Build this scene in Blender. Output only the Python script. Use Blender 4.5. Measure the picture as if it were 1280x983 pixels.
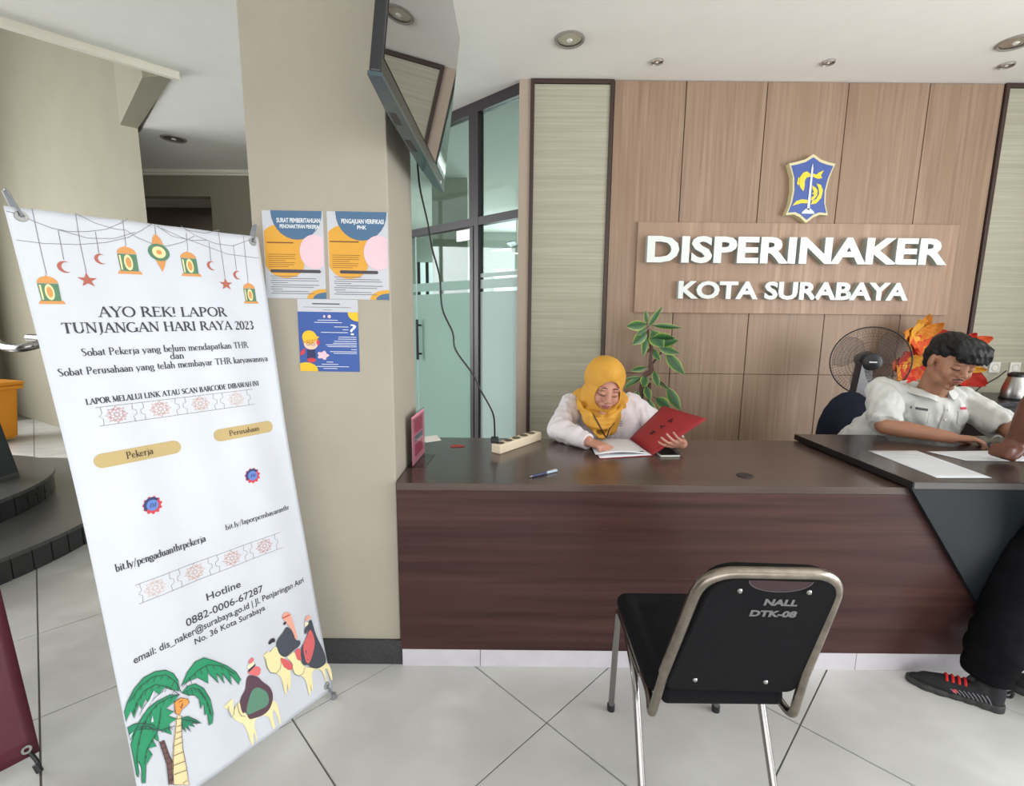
import bpy, bmesh, math, random
from mathutils import Vector as V, Matrix, noise
from mathutils.bvhtree import BVHTree
from mathutils.geometry import tessellate_polygon
random.seed(7)
for o in list(bpy.data.objects): bpy.data.objects.remove(o)
S = bpy.context.scene
COL = S.collection
PI = math.pi
# ------------------------------------------------------------------ camera
cam = bpy.data.cameras.new('camera'); co = bpy.data.objects.new('camera', cam); COL.objects.link(co)
cam.sensor_width = 36; cam.lens = 594.6/1280*36; cam.clip_start = .02; cam.clip_end = 200
_p, _r = math.radians(8.69), math.radians(.545)
_B = Matrix(((1,0,0),(0,0,-1),(0,1,0)))
_X = Matrix(((1,0,0),(0,math.cos(_p),-math.sin(_p)),(0,math.sin(_p),math.cos(_p))))
_Z = Matrix(((math.cos(_r),-math.sin(_r),0),(math.sin(_r),math.cos(_r),0),(0,0,1)))
_M = _Z @ _X @ _B
co.matrix_world = Matrix.Translation((0,0,1.35)) @ Matrix((_M[0], -_M[1], -_M[2])).transposed().to_4x4()
S.camera = co
# ------------------------------------------------------------------ light
S.view_settings.view_transform = 'Standard'; S.view_settings.look = 'None'
S.view_settings.gamma = 1; S.view_settings.use_curve_mapping = False
S.view_settings.exposure = 0.0
w = bpy.data.worlds.new('overcast_sky'); S.world = w; w.use_nodes = True
bg = w.node_tree.nodes['Background']; bg.inputs[0].default_value = (.93,.97,1,1); bg.inputs[1].default_value = 1.4
def area(name, loc, rot, sx, sy, power, col=(1,1,1)):
    l = bpy.data.lights.new(name, 'AREA'); l.shape = 'RECTANGLE'; l.size = sx; l.size_y = sy; l.energy = power; l.color = col
    o = bpy.data.objects.new(name, l); o.location = loc; o.rotation_euler = rot; COL.objects.link(o); return o
# daylight through the street doors behind the camera and through the hall windows on the left
area('entrance_daylight', (-.4,-2.9,1.0), (math.radians(113),0,0), 7.4, 1.9, 98, (1,.985,.965))
area('hall_window_daylight', (-7.3,2.6,1.7), (0,math.radians(-90),0), 2.6, 4.4, 390, (.97,.985,1))
area('side_window_daylight', (4.12,-.1,1.35), (0,math.radians(100),0), 2.2, 3.4, 190, (.97,.985,1))
area('office_window_daylight', (.25,8.85,1.75), (math.radians(-100),0,0), 1.2, 1.0, 60, (.95,.99,1))
area('office_side_fill', (3.9,6.6,1.6), (0,math.radians(100),0), 1.8, 3.6, 140, (.95,.99,1))  # added fill to brighten the office; the wall on this side has no window
area('inner_room_fill', (-4.0,6.3,2.85), (0,0,0), .6, .6, 8, (1,.94,.88))  # unseen fill added to lift the dark room beyond the doorway, no fixture

# ------------------------------------------------------------------ helpers
def lin(c): return tuple(((x/255)/12.92 if x/255 <= .04045 else ((x/255+.055)/1.055)**2.4) for x in c)+(1,)
MATS = {}
def mat(name, rgb, rough=.6, metal=0, spec=.5, noise_amt=0, noise_scale=8, bump=0, bscale=60, **k):
    if name in MATS: return MATS[name]
    m = bpy.data.materials.new(name); m.use_nodes = True; nt = m.node_tree; b = nt.nodes['Principled BSDF']
    c = lin(rgb)
    b.inputs['Base Color'].default_value = c; b.inputs['Roughness'].default_value = rough
    b.inputs['Metallic'].default_value = metal; b.inputs['Specular IOR Level'].default_value = spec
    tc = nt.nodes.new('ShaderNodeTexCoord')
    nz = nt.nodes.new('ShaderNodeTexNoise'); nz.inputs['Scale'].default_value = noise_scale; nz.inputs['Detail'].default_value = 4
    nt.links.new(tc.outputs['Object'], nz.inputs['Vector'])
    r = nt.nodes.new('ShaderNodeMix'); r.data_type = 'RGBA'; r.blend_type = 'MULTIPLY'; r.inputs[0].default_value = 1
    mr = nt.nodes.new('ShaderNodeMapRange'); mr.inputs[1].default_value=.3; mr.inputs[2].default_value=.7
    a = noise_amt if noise_amt else .03
    mr.inputs[3].default_value = 1-a; mr.inputs[4].default_value = 1+a*.4
    nt.links.new(nz.outputs[0], mr.inputs[0]); r.inputs[6].default_value = c
    nt.links.new(mr.outputs[0], r.inputs[7]); nt.links.new(r.outputs[2], b.inputs['Base Color'])
    if bump:
        n2 = nt.nodes.new('ShaderNodeTexNoise'); n2.inputs['Scale'].default_value = bscale; n2.inputs['Detail'].default_value = 3
        nt.links.new(tc.outputs['Object'], n2.inputs['Vector'])
        bp = nt.nodes.new('ShaderNodeBump'); bp.inputs['Strength'].default_value = bump; bp.inputs['Distance'].default_value = .01
        nt.links.new(n2.outputs[0], bp.inputs['Height']); nt.links.new(bp.outputs[0], b.inputs['Normal'])
    for kk, v in k.items(): b.inputs[kk].default_value = v
    MATS[name] = m; return m
def streak(name, c1, c2, scale, rough=.5, c3=None, scale2=None, spec=.4, bump=.05, lo=.35, hi=.65, coat=0):
    """stretched noise: scale is an xyz tuple"""
    m = bpy.data.materials.new(name); m.use_nodes = True; nt = m.node_tree; b = nt.nodes['Principled BSDF']
    tc = nt.nodes.new('ShaderNodeTexCoord'); geo = nt.nodes.new('ShaderNodeNewGeometry')
    def layer(sc, det):
        mp = nt.nodes.new('ShaderNodeMapping'); mp.inputs['Scale'].default_value = sc
        nt.links.new(geo.outputs['Position'], mp.inputs[0])
        n = nt.nodes.new('ShaderNodeTexNoise'); n.inputs['Scale'].default_value = 1; n.inputs['Detail'].default_value = det
        n.inputs['Distortion'].default_value = .25
        nt.links.new(mp.outputs[0], n.inputs['Vector']); return n
    n1 = layer(scale, 5)
    cr = nt.nodes.new('ShaderNodeValToRGB'); cr.color_ramp.elements[0].position = lo; cr.color_ramp.elements[1].position = hi
    cr.color_ramp.elements[0].color = lin(c1); cr.color_ramp.elements[1].color = lin(c2)
    nt.links.new(n1.outputs[0], cr.inputs[0]); out = cr.outputs[0]
    if c3:
        n2 = layer(scale2, 3)
        c_ = nt.nodes.new('ShaderNodeValToRGB'); c_.color_ramp.elements[0].position = .42; c_.color_ramp.elements[1].position = .66
        c_.color_ramp.elements[0].color = (0,0,0,1); c_.color_ramp.elements[1].color = (1,1,1,1)
        nt.links.new(n2.outputs[0], c_.inputs[0])
        mx = nt.nodes.new('ShaderNodeMix'); mx.data_type = 'RGBA'; nt.links.new(c_.outputs[0], mx.inputs[0])
        nt.links.new(out, mx.inputs[6]); mx.inputs[7].default_value = lin(c3); out = mx.outputs[2]
    nt.links.new(out, b.inputs['Base Color'])
    b.inputs['Roughness'].default_value = rough; b.inputs['Specular IOR Level'].default_value = spec
    b.inputs['Coat Weight'].default_value = coat; b.inputs['Coat Roughness'].default_value = .15
    bp = nt.nodes.new('ShaderNodeBump'); bp.inputs['Strength'].default_value = bump; bp.inputs['Distance'].default_value = .004
    nt.links.new(n1.outputs[0], bp.inputs['Height']); nt.links.new(bp.outputs[0], b.inputs['Normal'])
    MATS[name] = m; return m

def mesh_obj(name, bm, m=None, parent=None, smooth=False, autosmooth=None):
    me = bpy.data.meshes.new(name); bm.normal_update(); bm.to_mesh(me); bm.free()
    o = bpy.data.objects.new(name, me); COL.objects.link(o)
    ms = m if isinstance(m, (list,tuple)) else [m]
    for x in ms:
        if x: me.materials.append(x)
    if smooth:
        for p in me.polygons: p.use_smooth = True
    if autosmooth is not None:
        for p in me.polygons: p.use_smooth = True
        try: me.set_sharp_from_angle(angle=math.radians(autosmooth))
        except Exception: pass
    if parent: o.parent = parent
    return o
def empty(name, label, cat, group=None):
    o = bpy.data.objects.new(name, None); COL.objects.link(o); o.empty_display_size = .1
    return tag(o, label, cat, group)
def tag(o, label, cat, group=None, kind=None):
    o['label'] = label; o['category'] = cat
    if group: o['group'] = group
    if kind: o['kind'] = kind
    return o
def struct(o): o['kind'] = 'structure'; return o
def settle(root):
    """move an Empty to the base of its children, children stay where they are"""
    bpy.context.view_layer.update()
    pts = [c.matrix_world @ V(b) for c in root.children_recursive if c.type == 'MESH' for b in c.bound_box]
    if not pts: return root
    c = V(((min(p.x for p in pts)+max(p.x for p in pts))/2, (min(p.y for p in pts)+max(p.y for p in pts))/2, min(p.z for p in pts)))
    d = c-root.location; root.location = c
    for ch in root.children: ch.location = ch.location - d
    return root
def bxm(bm, a, b, bev=0, M=None):
    """box from corner a to corner b"""
    r = bmesh.ops.create_cube(bm, size=1)['verts']
    ce = (V(a)+V(b))/2; sz = V(b)-V(a)
    for v in r: v.co = V((v.co.x*sz.x, v.co.y*sz.y, v.co.z*sz.z))+ce
    if bev:
        es = list({e for v in r for e in v.link_edges})
        g = bmesh.ops.bevel(bm, geom=es, offset=bev, segments=2, affect='EDGES', profile=.5)
        r = list({v for f in g['faces'] for v in f.verts} | {v for v in r if v.is_valid})
    if M:
        for v in r: v.co = M @ v.co
    return r
def box(name, a, b, m, parent=None, bev=0, M=None, kind=None):
    bm = bmesh.new(); bxm(bm, a, b, bev, M); o = mesh_obj(name, bm, m, parent)
    if kind: o['kind'] = kind
    return o
def prism(name, poly, z0, z1, m, parent=None, M=None):
    """polygon (xy list) extruded z0..z1"""
    bm = bmesh.new(); prismm(bm, poly, z0, z1, M)
    return mesh_obj(name, bm, m, parent)
def prismm(bm, poly, z0, z1, M=None):
    A = [bm.verts.new((x,y,z0)) for x,y in poly]; B = [bm.verts.new((x,y,z1)) for x,y in poly]
    fs = [bm.faces.new(A[::-1]), bm.faces.new(B)]
    n = len(poly)
    for i in range(n): fs.append(bm.faces.new((A[i],A[(i+1)%n],B[(i+1)%n],B[i])))
    bmesh.ops.recalc_face_normals(bm, faces=fs)
    if M:
        for v in A+B: v.co = M @ v.co
def fillet(pts, r, n=6, closed=False):
    pts = [V(p) for p in pts]; out = []; N = len(pts)
    for i,p in enumerate(pts):
        if not closed and i in (0,N-1): out.append(p); continue
        a = pts[i-1]; b = pts[(i+1)%N]; da = a-p; db = b-p
        rr = min(r if not isinstance(r,(list,tuple)) else r[i], da.length*.48, db.length*.48)
        s = p+da.normalized()*rr; e = p+db.normalized()*rr
        for k in range(n+1):
            t = k/n; out.append(s*(1-t)**2+p*2*t*(1-t)+e*t*t)
    return out
def smoothpath(pts, n=6):
    pts = [V(p) for p in pts]; out = []
    for i in range(len(pts)-1):
        p0 = pts[max(i-1,0)]; p1 = pts[i]; p2 = pts[i+1]; p3 = pts[min(i+2,len(pts)-1)]
        for k in range(n):
            t = k/n
            out.append(.5*((2*p1)+(p2-p0)*t+(2*p0-5*p1+4*p2-p3)*t*t+(3*p1-p0-3*p2+p3)*t**3))
    out.append(pts[-1]); return out
def tubem(bm, pts, r, seg=8, closed=False, cap=True):
    pts = [V(p) for p in pts]; N = len(pts); rings = []
    up = None
    for i,p in enumerate(pts):
        if closed: t = (pts[(i+1)%N]-pts[i-1])
        else: t = pts[min(i+1,N-1)]-pts[max(i-1,0)]
        if t.length < 1e-9: t = V((0,0,1))
        t.normalize()
        if up is None:
            up = V((0,0,1)) if abs(t.z) < .9 else V((1,0,0))
        x = up-t*up.dot(t)
        if x.length < 1e-6: x = t.orthogonal()
        x.normalize(); up = x; y = t.cross(x)
        rr = r[i] if isinstance(r,(list,tuple)) else r
        rings.append([bm.verts.new(p+(x*math.cos(a)+y*math.sin(a))*rr) for a in [2*PI*k/seg for k in range(seg)]])
    for i in range(N if closed else N-1):
        A = rings[i]; B = rings[(i+1)%N]
        for k in range(seg): bm.faces.new((A[k],A[(k+1)%seg],B[(k+1)%seg],B[k]))
    if cap and not closed:
        bm.faces.new(rings[0][::-1]); bm.faces.new(rings[-1])
def tube(name, pts, r, m, parent=None, seg=8, closed=False):
    bm = bmesh.new(); tubem(bm, pts, r, seg, closed)
    bmesh.ops.recalc_face_normals(bm, faces=bm.faces)
    return mesh_obj(name, bm, m, parent, autosmooth=50)
def lathem(bm, prof, M=None, seg=32, a0=0, a1=2*PI):
    full = abs(a1-a0-2*PI) < 1e-6; n = seg if full else seg+1; rings = []
    for r,z in prof:
        if r < 1e-6: v = bm.verts.new((0,0,z)); rings.append([v]*n)
        else: rings.append([bm.verts.new((r*math.cos(a0+(a1-a0)*k/seg), r*math.sin(a0+(a1-a0)*k/seg), z)) for k in range(n)])
    for i in range(len(prof)-1):
        for k in range(seg):
            k2 = (k+1)%n
            q = []
            for v in (rings[i][k],rings[i][k2],rings[i+1][k2],rings[i+1][k]):
                if v not in q: q.append(v)
            if len(q) > 2:
                try: bm.faces.new(q)
                except ValueError: pass
    if M:
        for v in {v for r in rings for v in r}: v.co = M @ v.co
def lathe(name, prof, m, parent=None, M=None, seg=32, smooth=40):
    bm = bmesh.new(); lathem(bm, prof, M, seg); bmesh.ops.recalc_face_normals(bm, faces=bm.faces)
    return mesh_obj(name, bm, m, parent, autosmooth=smooth)
T = Matrix.Translation
def R(a, ax): return Matrix.Rotation(math.radians(a), 4, ax)
def frame3(o, x, y, z):
    """matrix whose columns are the given axes"""
    return Matrix(((x[0],y[0],z[0],o[0]),(x[1],y[1],z[1],o[1]),(x[2],y[2],z[2],o[2]),(0,0,0,1)))
# ---- text
def text_geo(s, bold=0.0, ext=0.0, space=1.0, res=3):
    cu = bpy.data.curves.new('t','FONT'); cu.body = s; cu.size = 1; cu.offset = bold; cu.extrude = ext; cu.space_character = space; cu.resolution_u = res
    o = bpy.data.objects.new('t', cu); COL.objects.link(o); bpy.context.view_layer.update()
    me = bpy.data.meshes.new_from_object(o.evaluated_get(bpy.context.evaluated_depsgraph_get()))
    vs = [v.co.copy() for v in me.vertices]; fs = [tuple(p.vertices) for p in me.polygons]
    bpy.data.objects.remove(o); bpy.data.curves.remove(cu); bpy.data.meshes.remove(me)
    return vs, fs
def text_box(bm, s, x0, x1, y0, y1, bold=0, italic=0, ref=None, serif=False):
    """flat text filling [x0,x1]; y0 baseline, y1 cap height"""
    vs, fs = text_geo(s, bold); cap = .729
    a = min(v.x for v in vs); b = max(v.x for v in vs)
    out = []
    for v in vs: out.append(bm.verts.new((x0+(v.x-a+italic*v.y)/(b-a)*(x1-x0), y0+v.y/cap*(y1-y0), 0)))
    for f in fs:
        try: bm.faces.new([out[i] for i in f])
        except ValueError: pass
    return out
# ---- solid blobs grown into one surface
def sph(bm, M, u=16, v=10):
    bmesh.ops.create_uvsphere(bm, u_segments=u, v_segments=v, radius=1, matrix=M)
def capsm(bm, a, b, ra, rb, flat=False, seg=16):
    a, b = V(a), V(b); d = b-a; L = d.length
    if L < 1e-6: return
    q = d.to_track_quat('Z','Y').to_matrix().to_4x4()
    n = 1 if flat else 5
    prof = []
    if flat: prof = [(0,0),(ra,0),(rb,L),(0,L)]
    else:
        prof = [(ra*math.sin(k*PI/2/n), -ra*math.cos(k*PI/2/n)) for k in range(n+1)]+[(rb*math.cos(k*PI/2/n), L+rb*math.sin(k*PI/2/n)) for k in range(n+1)]
    lathem(bm, prof, T(a) @ q, seg)
def blob(name, prims, voxel, m, parent=None, smooth=4, disp=None, facemat=None, decimate=None):
    bm = bmesh.new()
    for p in prims:
        if p[0] == 'c': capsm(bm, *p[1:5])
        elif p[0] == 'f': capsm(bm, *p[1:5], flat=True)
        elif p[0] == 'e':
            M = T(p[1]) @ (p[3] if len(p) > 3 else Matrix()) @ Matrix.Diagonal((*p[2],1)); sph(bm, M)
    bmesh.ops.recalc_face_normals(bm, faces=bm.faces)
    o = mesh_obj(name, bm, None)
    md = o.modifiers.new('r','REMESH'); md.mode = 'VOXEL'; md.voxel_size = voxel; md.adaptivity = 0
    if smooth:
        ms = o.modifiers.new('s','SMOOTH'); ms.iterations = smooth; ms.factor = .5
    bpy.context.view_layer.update()
    me = bpy.data.meshes.new_from_object(o.evaluated_get(bpy.context.evaluated_depsgraph_get()))
    old = o.data; o.modifiers.clear(); o.data = me; bpy.data.meshes.remove(old); me.name = name
    if disp:
        ns = [v.normal.copy() for v in me.vertices]
        for v,n in zip(me.vertices, ns): v.co = v.co+n*disp(v.co)
    for p in me.polygons: p.use_smooth = True
    me.materials.clear()
    for x in (m if isinstance(m,(list,tuple)) else [m]): me.materials.append(x)
    if facemat:
        for p in me.polygons: p.material_index = facemat(p.center)
    if parent: o.parent = parent
    return o
def fbm(p, s): return noise.noise(V(p)*s)
# ------------------------------------------------------------------ materials
M_ceil = mat('ceiling_paint', (234,232,226), .9, noise_amt=.02)
M_wall = mat('cream_wall_paint', (139,134,116), .85, noise_amt=.05, noise_scale=3, bump=.04, bscale=120)
M_pillar = mat('pillar_paint', (166,159,145), .8, noise_amt=.05, noise_scale=4, bump=.05, bscale=90)
M_trimw = mat('white_cornice', (224,219,204), .7)
M_granite = mat('black_granite', (60,60,62), .25, noise_amt=.35, noise_scale=160)
M_granite2 = mat('dark_grey_granite', (92,91,90), .3, noise_amt=.3, noise_scale=120)
M_grout = mat('grout', (105,103,96), .9)
M_tile = streak('floor_tile_marbled', (192,192,189), (211,211,208), (3.2,4.4,3), .24, (181,181,178), (1.6,2.2,1), spec=.5, bump=0)
M_wood = streak('pale_wood_laminate', (140,115,96), (160,136,115), (46,46,1.6), .5, (148,123,102), (9,9,.7), bump=.04)
M_wood2 = streak('pale_wood_board', (150,123,103), (176,148,126), (52,52,1.8), .5, (158,131,110), (10,10,.8), bump=.04)
M_paper = streak('striped_wallpaper', (170,166,148), (184,180,162), (2.2,2.2,210), .85, (166,162,144), (1.0,1.0,60), bump=.05)
M_frame = mat('dark_brown_frame', (62,45,40), .5)
M_alu = mat('dark_aluminium', (46,40,43), .4, spec=.5)
M_desk = streak('dark_wood_laminate', (52,31,30), (76,49,45), (1.1,60,30), .42, (63,39,37), (.5,12,6), bump=.03, spec=.25, coat=.05)
M_desktop = streak('dark_wood_top', (66,50,46), (86,68,62), (1.1,34,26), .26, (74,57,52), (.5,9,6), bump=.02, coat=.3)
M_slab = mat('charcoal_worktop', (62,56,55), .22, noise_amt=.1, noise_scale=20)
M_slabedge = mat('black_edge', (26,22,24), .45)
M_fin = mat('blue_black_panel', (25,31,34), .45, spec=.3, noise_amt=.1)
M_plinth = mat('pale_marble_plinth', (196,193,199), .3, noise_amt=.08, noise_scale=14)
M_black = mat('black_plastic', (24,24,27), .4)
M_chrome = mat('chrome', (150,148,146), .2, metal=1, noise_amt=.06)
M_chromeold = mat('worn_chrome', (150,141,130), .3, metal=1, noise_amt=.3, noise_scale=30)
M_steel = mat('brushed_steel', (170,170,168), .3, metal=1)
M_grey = mat('grey_plastic', (120,122,126), .5)
M_white = mat('white_plastic', (226,224,216), .45)
def glassmat():
    m = bpy.data.materials.new('clear_glass'); m.use_nodes = True; nt = m.node_tree; nt.nodes.clear()
    o = nt.nodes.new('ShaderNodeOutputMaterial'); t = nt.nodes.new('ShaderNodeBsdfTransparent'); g = nt.nodes.new('ShaderNodeBsdfGlossy')
    t.inputs[0].default_value = (.74,.84,.82,1); g.inputs['Roughness'].default_value = .02
    mx = nt.nodes.new('ShaderNodeMixShader'); f = nt.nodes.new('ShaderNodeLayerWeight'); f.inputs[0].default_value = .5; pw = nt.nodes.new('ShaderNodeMath'); pw.operation = 'POWER'; pw.inputs[1].default_value = 4; ml = nt.nodes.new('ShaderNodeMath'); ml.operation = 'MULTIPLY_ADD'; ml.inputs[1].default_value = .6; ml.inputs[2].default_value = .035
    nt.links.new(f.outputs['Facing'], pw.inputs[0]); nt.links.new(pw.outputs[0], ml.inputs[0]); nt.links.new(ml.outputs[0], mx.inputs[0]); nt.links.new(t.outputs[0], mx.inputs[1]); nt.links.new(g.outputs[0], mx.inputs[2]); nt.links.new(mx.outputs[0], o.inputs[0]); return m
M_glass = glassmat()
def filmmat(name, rgb, clear=.1):
    m = bpy.data.materials.new(name); m.use_nodes = True; nt = m.node_tree; nt.nodes.clear()
    o = nt.nodes.new('ShaderNodeOutputMaterial'); d = nt.nodes.new('ShaderNodeBsdfDiffuse'); t = nt.nodes.new('ShaderNodeBsdfTranslucent'); c = nt.nodes.new('ShaderNodeBsdfTransparent')
    tc = nt.nodes.new('ShaderNodeTexCoord'); n = nt.nodes.new('ShaderNodeTexNoise'); n.inputs['Scale'].default_value = 1.2
    nt.links.new(tc.outputs['Object'], n.inputs['Vector'])
    r = nt.nodes.new('ShaderNodeValToRGB'); r.color_ramp.elements[0].color = lin([x*.93 for x in rgb]); r.color_ramp.elements[1].color = lin(rgb)
    nt.links.new(n.outputs[0], r.inputs[0]); nt.links.new(r.outputs[0], d.inputs[0]); nt.links.new(r.outputs[0], t.inputs[0])
    a = nt.nodes.new('ShaderNodeMixShader'); a.inputs[0].default_value = .45; b = nt.nodes.new('ShaderNodeMixShader'); b.inputs[0].default_value = clear
    nt.links.new(d.outputs[0], a.inputs[1]); nt.links.new(t.outputs[0], a.inputs[2]); nt.links.new(a.outputs[0], b.inputs[1]); nt.links.new(c.outputs[0], b.inputs[2])
    nt.links.new(b.outputs[0], o.inputs[0]); return m
M_film = filmmat('frosted_film', (196,220,212), .06)
M_film2 = filmmat('frosted_film_pale', (224,236,234), .06)

CZ = 2.917
# ------------------------------------------------------------------ floor with diagonal tiles
fl = struct(box('floor', (-7.1,-3,-.06), (4.3,9.1,-.004), M_grout))
tv = []
SD = .6088; hs = SD/math.sqrt(2)
tile_me = None
def tilebm(bm, cx, cy):
    h = hs-.0026
    q = [(cx,cy-h),(cx+h,cy),(cx,cy+h),(cx-h,cy)]
    if cx-h < -7.1 or cx+h > 4.3 or cy-h < -3 or cy+h > 9.1: return False
    lo = [bm.verts.new((x,y,-.006)) for x,y in q]; hi = [bm.verts.new((x+(cx-x)*.004,y+(cy-y)*.004,0)) for x,y in q]
    bm.faces.new(hi)
    for k in range(4): bm.faces.new((lo[k],lo[(k+1)%4],hi[(k+1)%4],hi[k]))
    return True
far = bmesh.new(); cnt = 0
# corners of the lattice at (.128,1.428)+k*(hs,hs)..., centres shifted by (0,hs)
for i in range(-30,31):
    for j in range(-30,31):
        cx = .128+(i-j)*hs; cy = 1.428+hs+(i+j)*hs
        if not (-7.5 < cx < 4.7 and -3.4 < cy < 9.5): continue
        vis = cy > .45 and abs(cx) < 1.15*cy+.7 and cy < 6.6 and not (cx+.9*cy > 3.6+.3 and cy > 2.6 and cx > -2.2)
        if vis:
            bm = bmesh.new()
            if not tilebm(bm, 0, 0): pass
            if cx-hs < -7.1 or cx+hs > 4.3 or cy+hs > 9.1: bm.free(); continue
            if tile_me is None:
                o = mesh_obj('tile', bm, M_tile, fl); tile_me = o.data
            else:
                bm.free(); o = bpy.data.objects.new('tile', tile_me); COL.objects.link(o); o.parent = fl
            o.location = (cx,cy,0); cnt += 1
        else: tilebm(far, cx, cy)
o = mesh_obj('tile_field', far, M_tile, fl); o['kind'] = 'stuff'

# ------------------------------------------------------------------ ceiling with the stair void
P0 = (-2.19,3.32)
ce = struct(prism('ceiling', [(-7.1,-3),(4.3,-3),(4.3,9.1),(-7.1,9.1),(-7.1,7.68),(-3.16,4.32),P0,(-7.1,-1.59)], CZ, CZ+.12, M_ceil))
struct(prism('ceiling_void', [(-7.2,-2.2),(-1.7,-2.2),(-1.7,8.3),(-7.2,8.3)], 5.6, 5.7, M_ceil))
# cornice round the ceiling edge
def strip(name, a, b, nrm, w, z0, z1, m):
    a, b, n = V((*a,0)), V((*b,0)), V((*nrm,0)).normalized()
    q = [a, b, b+n*w, a+n*w]
    return prism(name, [(p.x,p.y) for p in q], z0, z1, m)
t = struct(strip('trim_1', (-7.1,-1.62), (P0[0]+.02,P0[1]+.03), (-.707,.707), .035, CZ-.045, CZ+.02, M_trimw))
for k,(d0,d1,z) in enumerate(((.035,.06,.03),(.06,.08,.012))):
    strip('molding', (-7.1+d0*-.707,-1.62+d0*.707), (P0[0]+.02-d0*.707,P0[1]+.03+d0*.707), (-.707,.707), d1-d0, CZ-z, CZ+.03, M_trimw).parent = t
struct(strip('wall_void_front', (-7.1,-1.59), (P0[0],P0[1]), (.707,-.707), .1, CZ+.12, 5.6, M_wall))
# header over the void edge, then the tall stair wall
struct(prism('wall_header', [(-2.215,3.36),(-3.149,4.26),(-3.234,4.181),(-2.449,3.40)], CZ-.012, 5.6, M_wall))
e = 4.72
struct(prism('wall_stair', [(-3.149,4.26),(-3.149-.859*e,4.26+.512*e),(-3.10-.859*e,4.37+.512*e),(-3.28,4.44)], 0, 5.6, M_wall))
# corridor wall with the doorway
cw = [box('wall_corridor', (-4.50,5.45,0), (-4.32,5.57,CZ), M_wall), box('wall_corridor', (-3.31,5.45,0), (-1.3,5.57,CZ), M_wall), box('wall_corridor', (-4.32,5.45,2.655), (-3.31,5.57,CZ), M_wall)]
for x in cw: struct(x)
t = struct(box('trim_2', (-4.48,5.42,CZ-.05), (-1.3,5.45,CZ-.012), M_trimw)); box('molding', (-4.46,5.395,CZ-.03), (-1.3,5.42,CZ), M_trimw, t)
M_inner = mat('inner_room_paint', (120,108,100), .9)
struct(box('wall_inner_room', (-6.3,7.2,0), (-2.3,7.3,CZ), M_inner)); struct(box('wall_inner_room_side', (-2.4,5.57,0), (-2.3,7.2,CZ), M_inner)); pass
d = struct(box('door_1', (-5.05,7.12,0), (-4.15,7.17,2.36), mat('grey_door', (92,88,88), .6)))
for a,b in (((-5.13,7.08,0),(-5.05,7.2,2.44)),((-4.15,7.08,0),(-4.05,7.2,2.44)),((-5.05,7.08,2.36),(-4.15,7.2,2.44))): box('door_frame', a, b, M_alu, d)
# left hall wall: glazed bays with mullions up into the void; right and street sides
for a,b in (((-7.2,-3,0),(-7.1,1.0,5.6)),((-7.2,5.2,0),(-7.1,8.2,5.6)),((-7.2,1.0,5.2),(-7.1,5.2,5.6)),((-7.2,1.0,0),(-7.1,5.2,.35))): struct(box('wall_left', a, b, M_wall))
w1 = struct(box('window_1', (-7.18,1.0,2.9), (-7.12,5.2,3.05), M_alu))
for k in range(6): box('mullion', (-7.18,1.0+k*.82,.35), (-7.12,1.08+k*.82,5.2), M_alu, w1)
box('mullion', (-7.18,1.0,1.1), (-7.12,5.2,1.16), M_alu, w1)
for a,b in (((4.2,-3,0),(4.3,-1.8,CZ)),((4.2,1.6,0),(4.3,9.1,CZ)),((4.2,-1.8,2.45),(4.3,1.6,CZ)),((4.2,-1.8,0),(4.3,1.6,.25))): struct(box('wall_right', a, b, M_wall))
w5 = struct(box('window_5', (4.22,-1.8,2.40), (4.28,1.6,2.45), M_alu))
for k in range(4): box('mullion', (4.22,-1.8+k*1.115,.25), (4.28,-1.745+k*1.115,2.40), M_alu, w5)
for a,b in (((-7.1,-3.05,0),(-4.4,-2.95,CZ)),((3.2,-3.05,0),(4.3,-2.95,CZ)),((-4.4,-3.05,2.75),(3.2,-2.95,CZ))): struct(box('wall_street', a, b, M_wall))
w2 = struct(box('window_2', (-4.4,-3.03,2.3), (3.2,-2.97,2.36), M_alu))
for k in range(7): box('mullion', (-4.4+k*1.256,-3.03,0), (-4.34+k*1.256,-2.97,2.75), M_alu, w2)
# ------------------------------------------------------------------ pillar
pl = struct(box('pillar', (-.905,1.71,0), (-.431,2.10,CZ), M_pillar, bev=.004))
t = struct(box('baseboard_1', (-.917,1.698,0), (-.424,2.112,.102), M_granite))
# ------------------------------------------------------------------ back wall
YW = 3.4
wb = struct(box('wall_back', (.04,YW+.012,0), (4.2,YW+.12,CZ), mat('joint_shadow_backing', (52,40,34), .9)))
box('plaster', (.03,YW-.004,0), (.105,YW+.011,CZ), mat('beige_plaster', (176,160,144), .8), wb)
XJ = [.655,1.128,1.661,2.194,2.727,3.215]
def bp(name, x0, x1, z0, z1, m, y0=YW-.006, y1=YW+.012, bev=.0015): return box(name, (x0,y0,z0), (x1,y1,z1), m, wb, bev)
for i in range(5):
    a, b = XJ[i]+.003, XJ[i+1]-.003
    bp('wood_panel', a, b, .985, CZ-.004, M_wood)
    bp('wood_panel', a, b, .02, .982, M_wood)
def frame(x0, x1):
    bp('wallpaper_panel', x0+.02, x1-.02, .02, CZ-.03, M_paper)
    for q in ((x0,x0+.024,0,CZ-.002),(x1-.024,x1,0,CZ-.002)): bp('panel_frame', *q, M_frame, YW-.02, YW+.012, .003)
    bp('panel_frame', x0+.024, x1-.024, CZ-.028, CZ-.002, M_frame, YW-.02, YW+.012, .003)
frame(.106,.652); frame(3.218,4.19)
struct(box('baseboard_2', (.106,YW-.035,0), (4.19,YW-.02,.1), M_granite))
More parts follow.
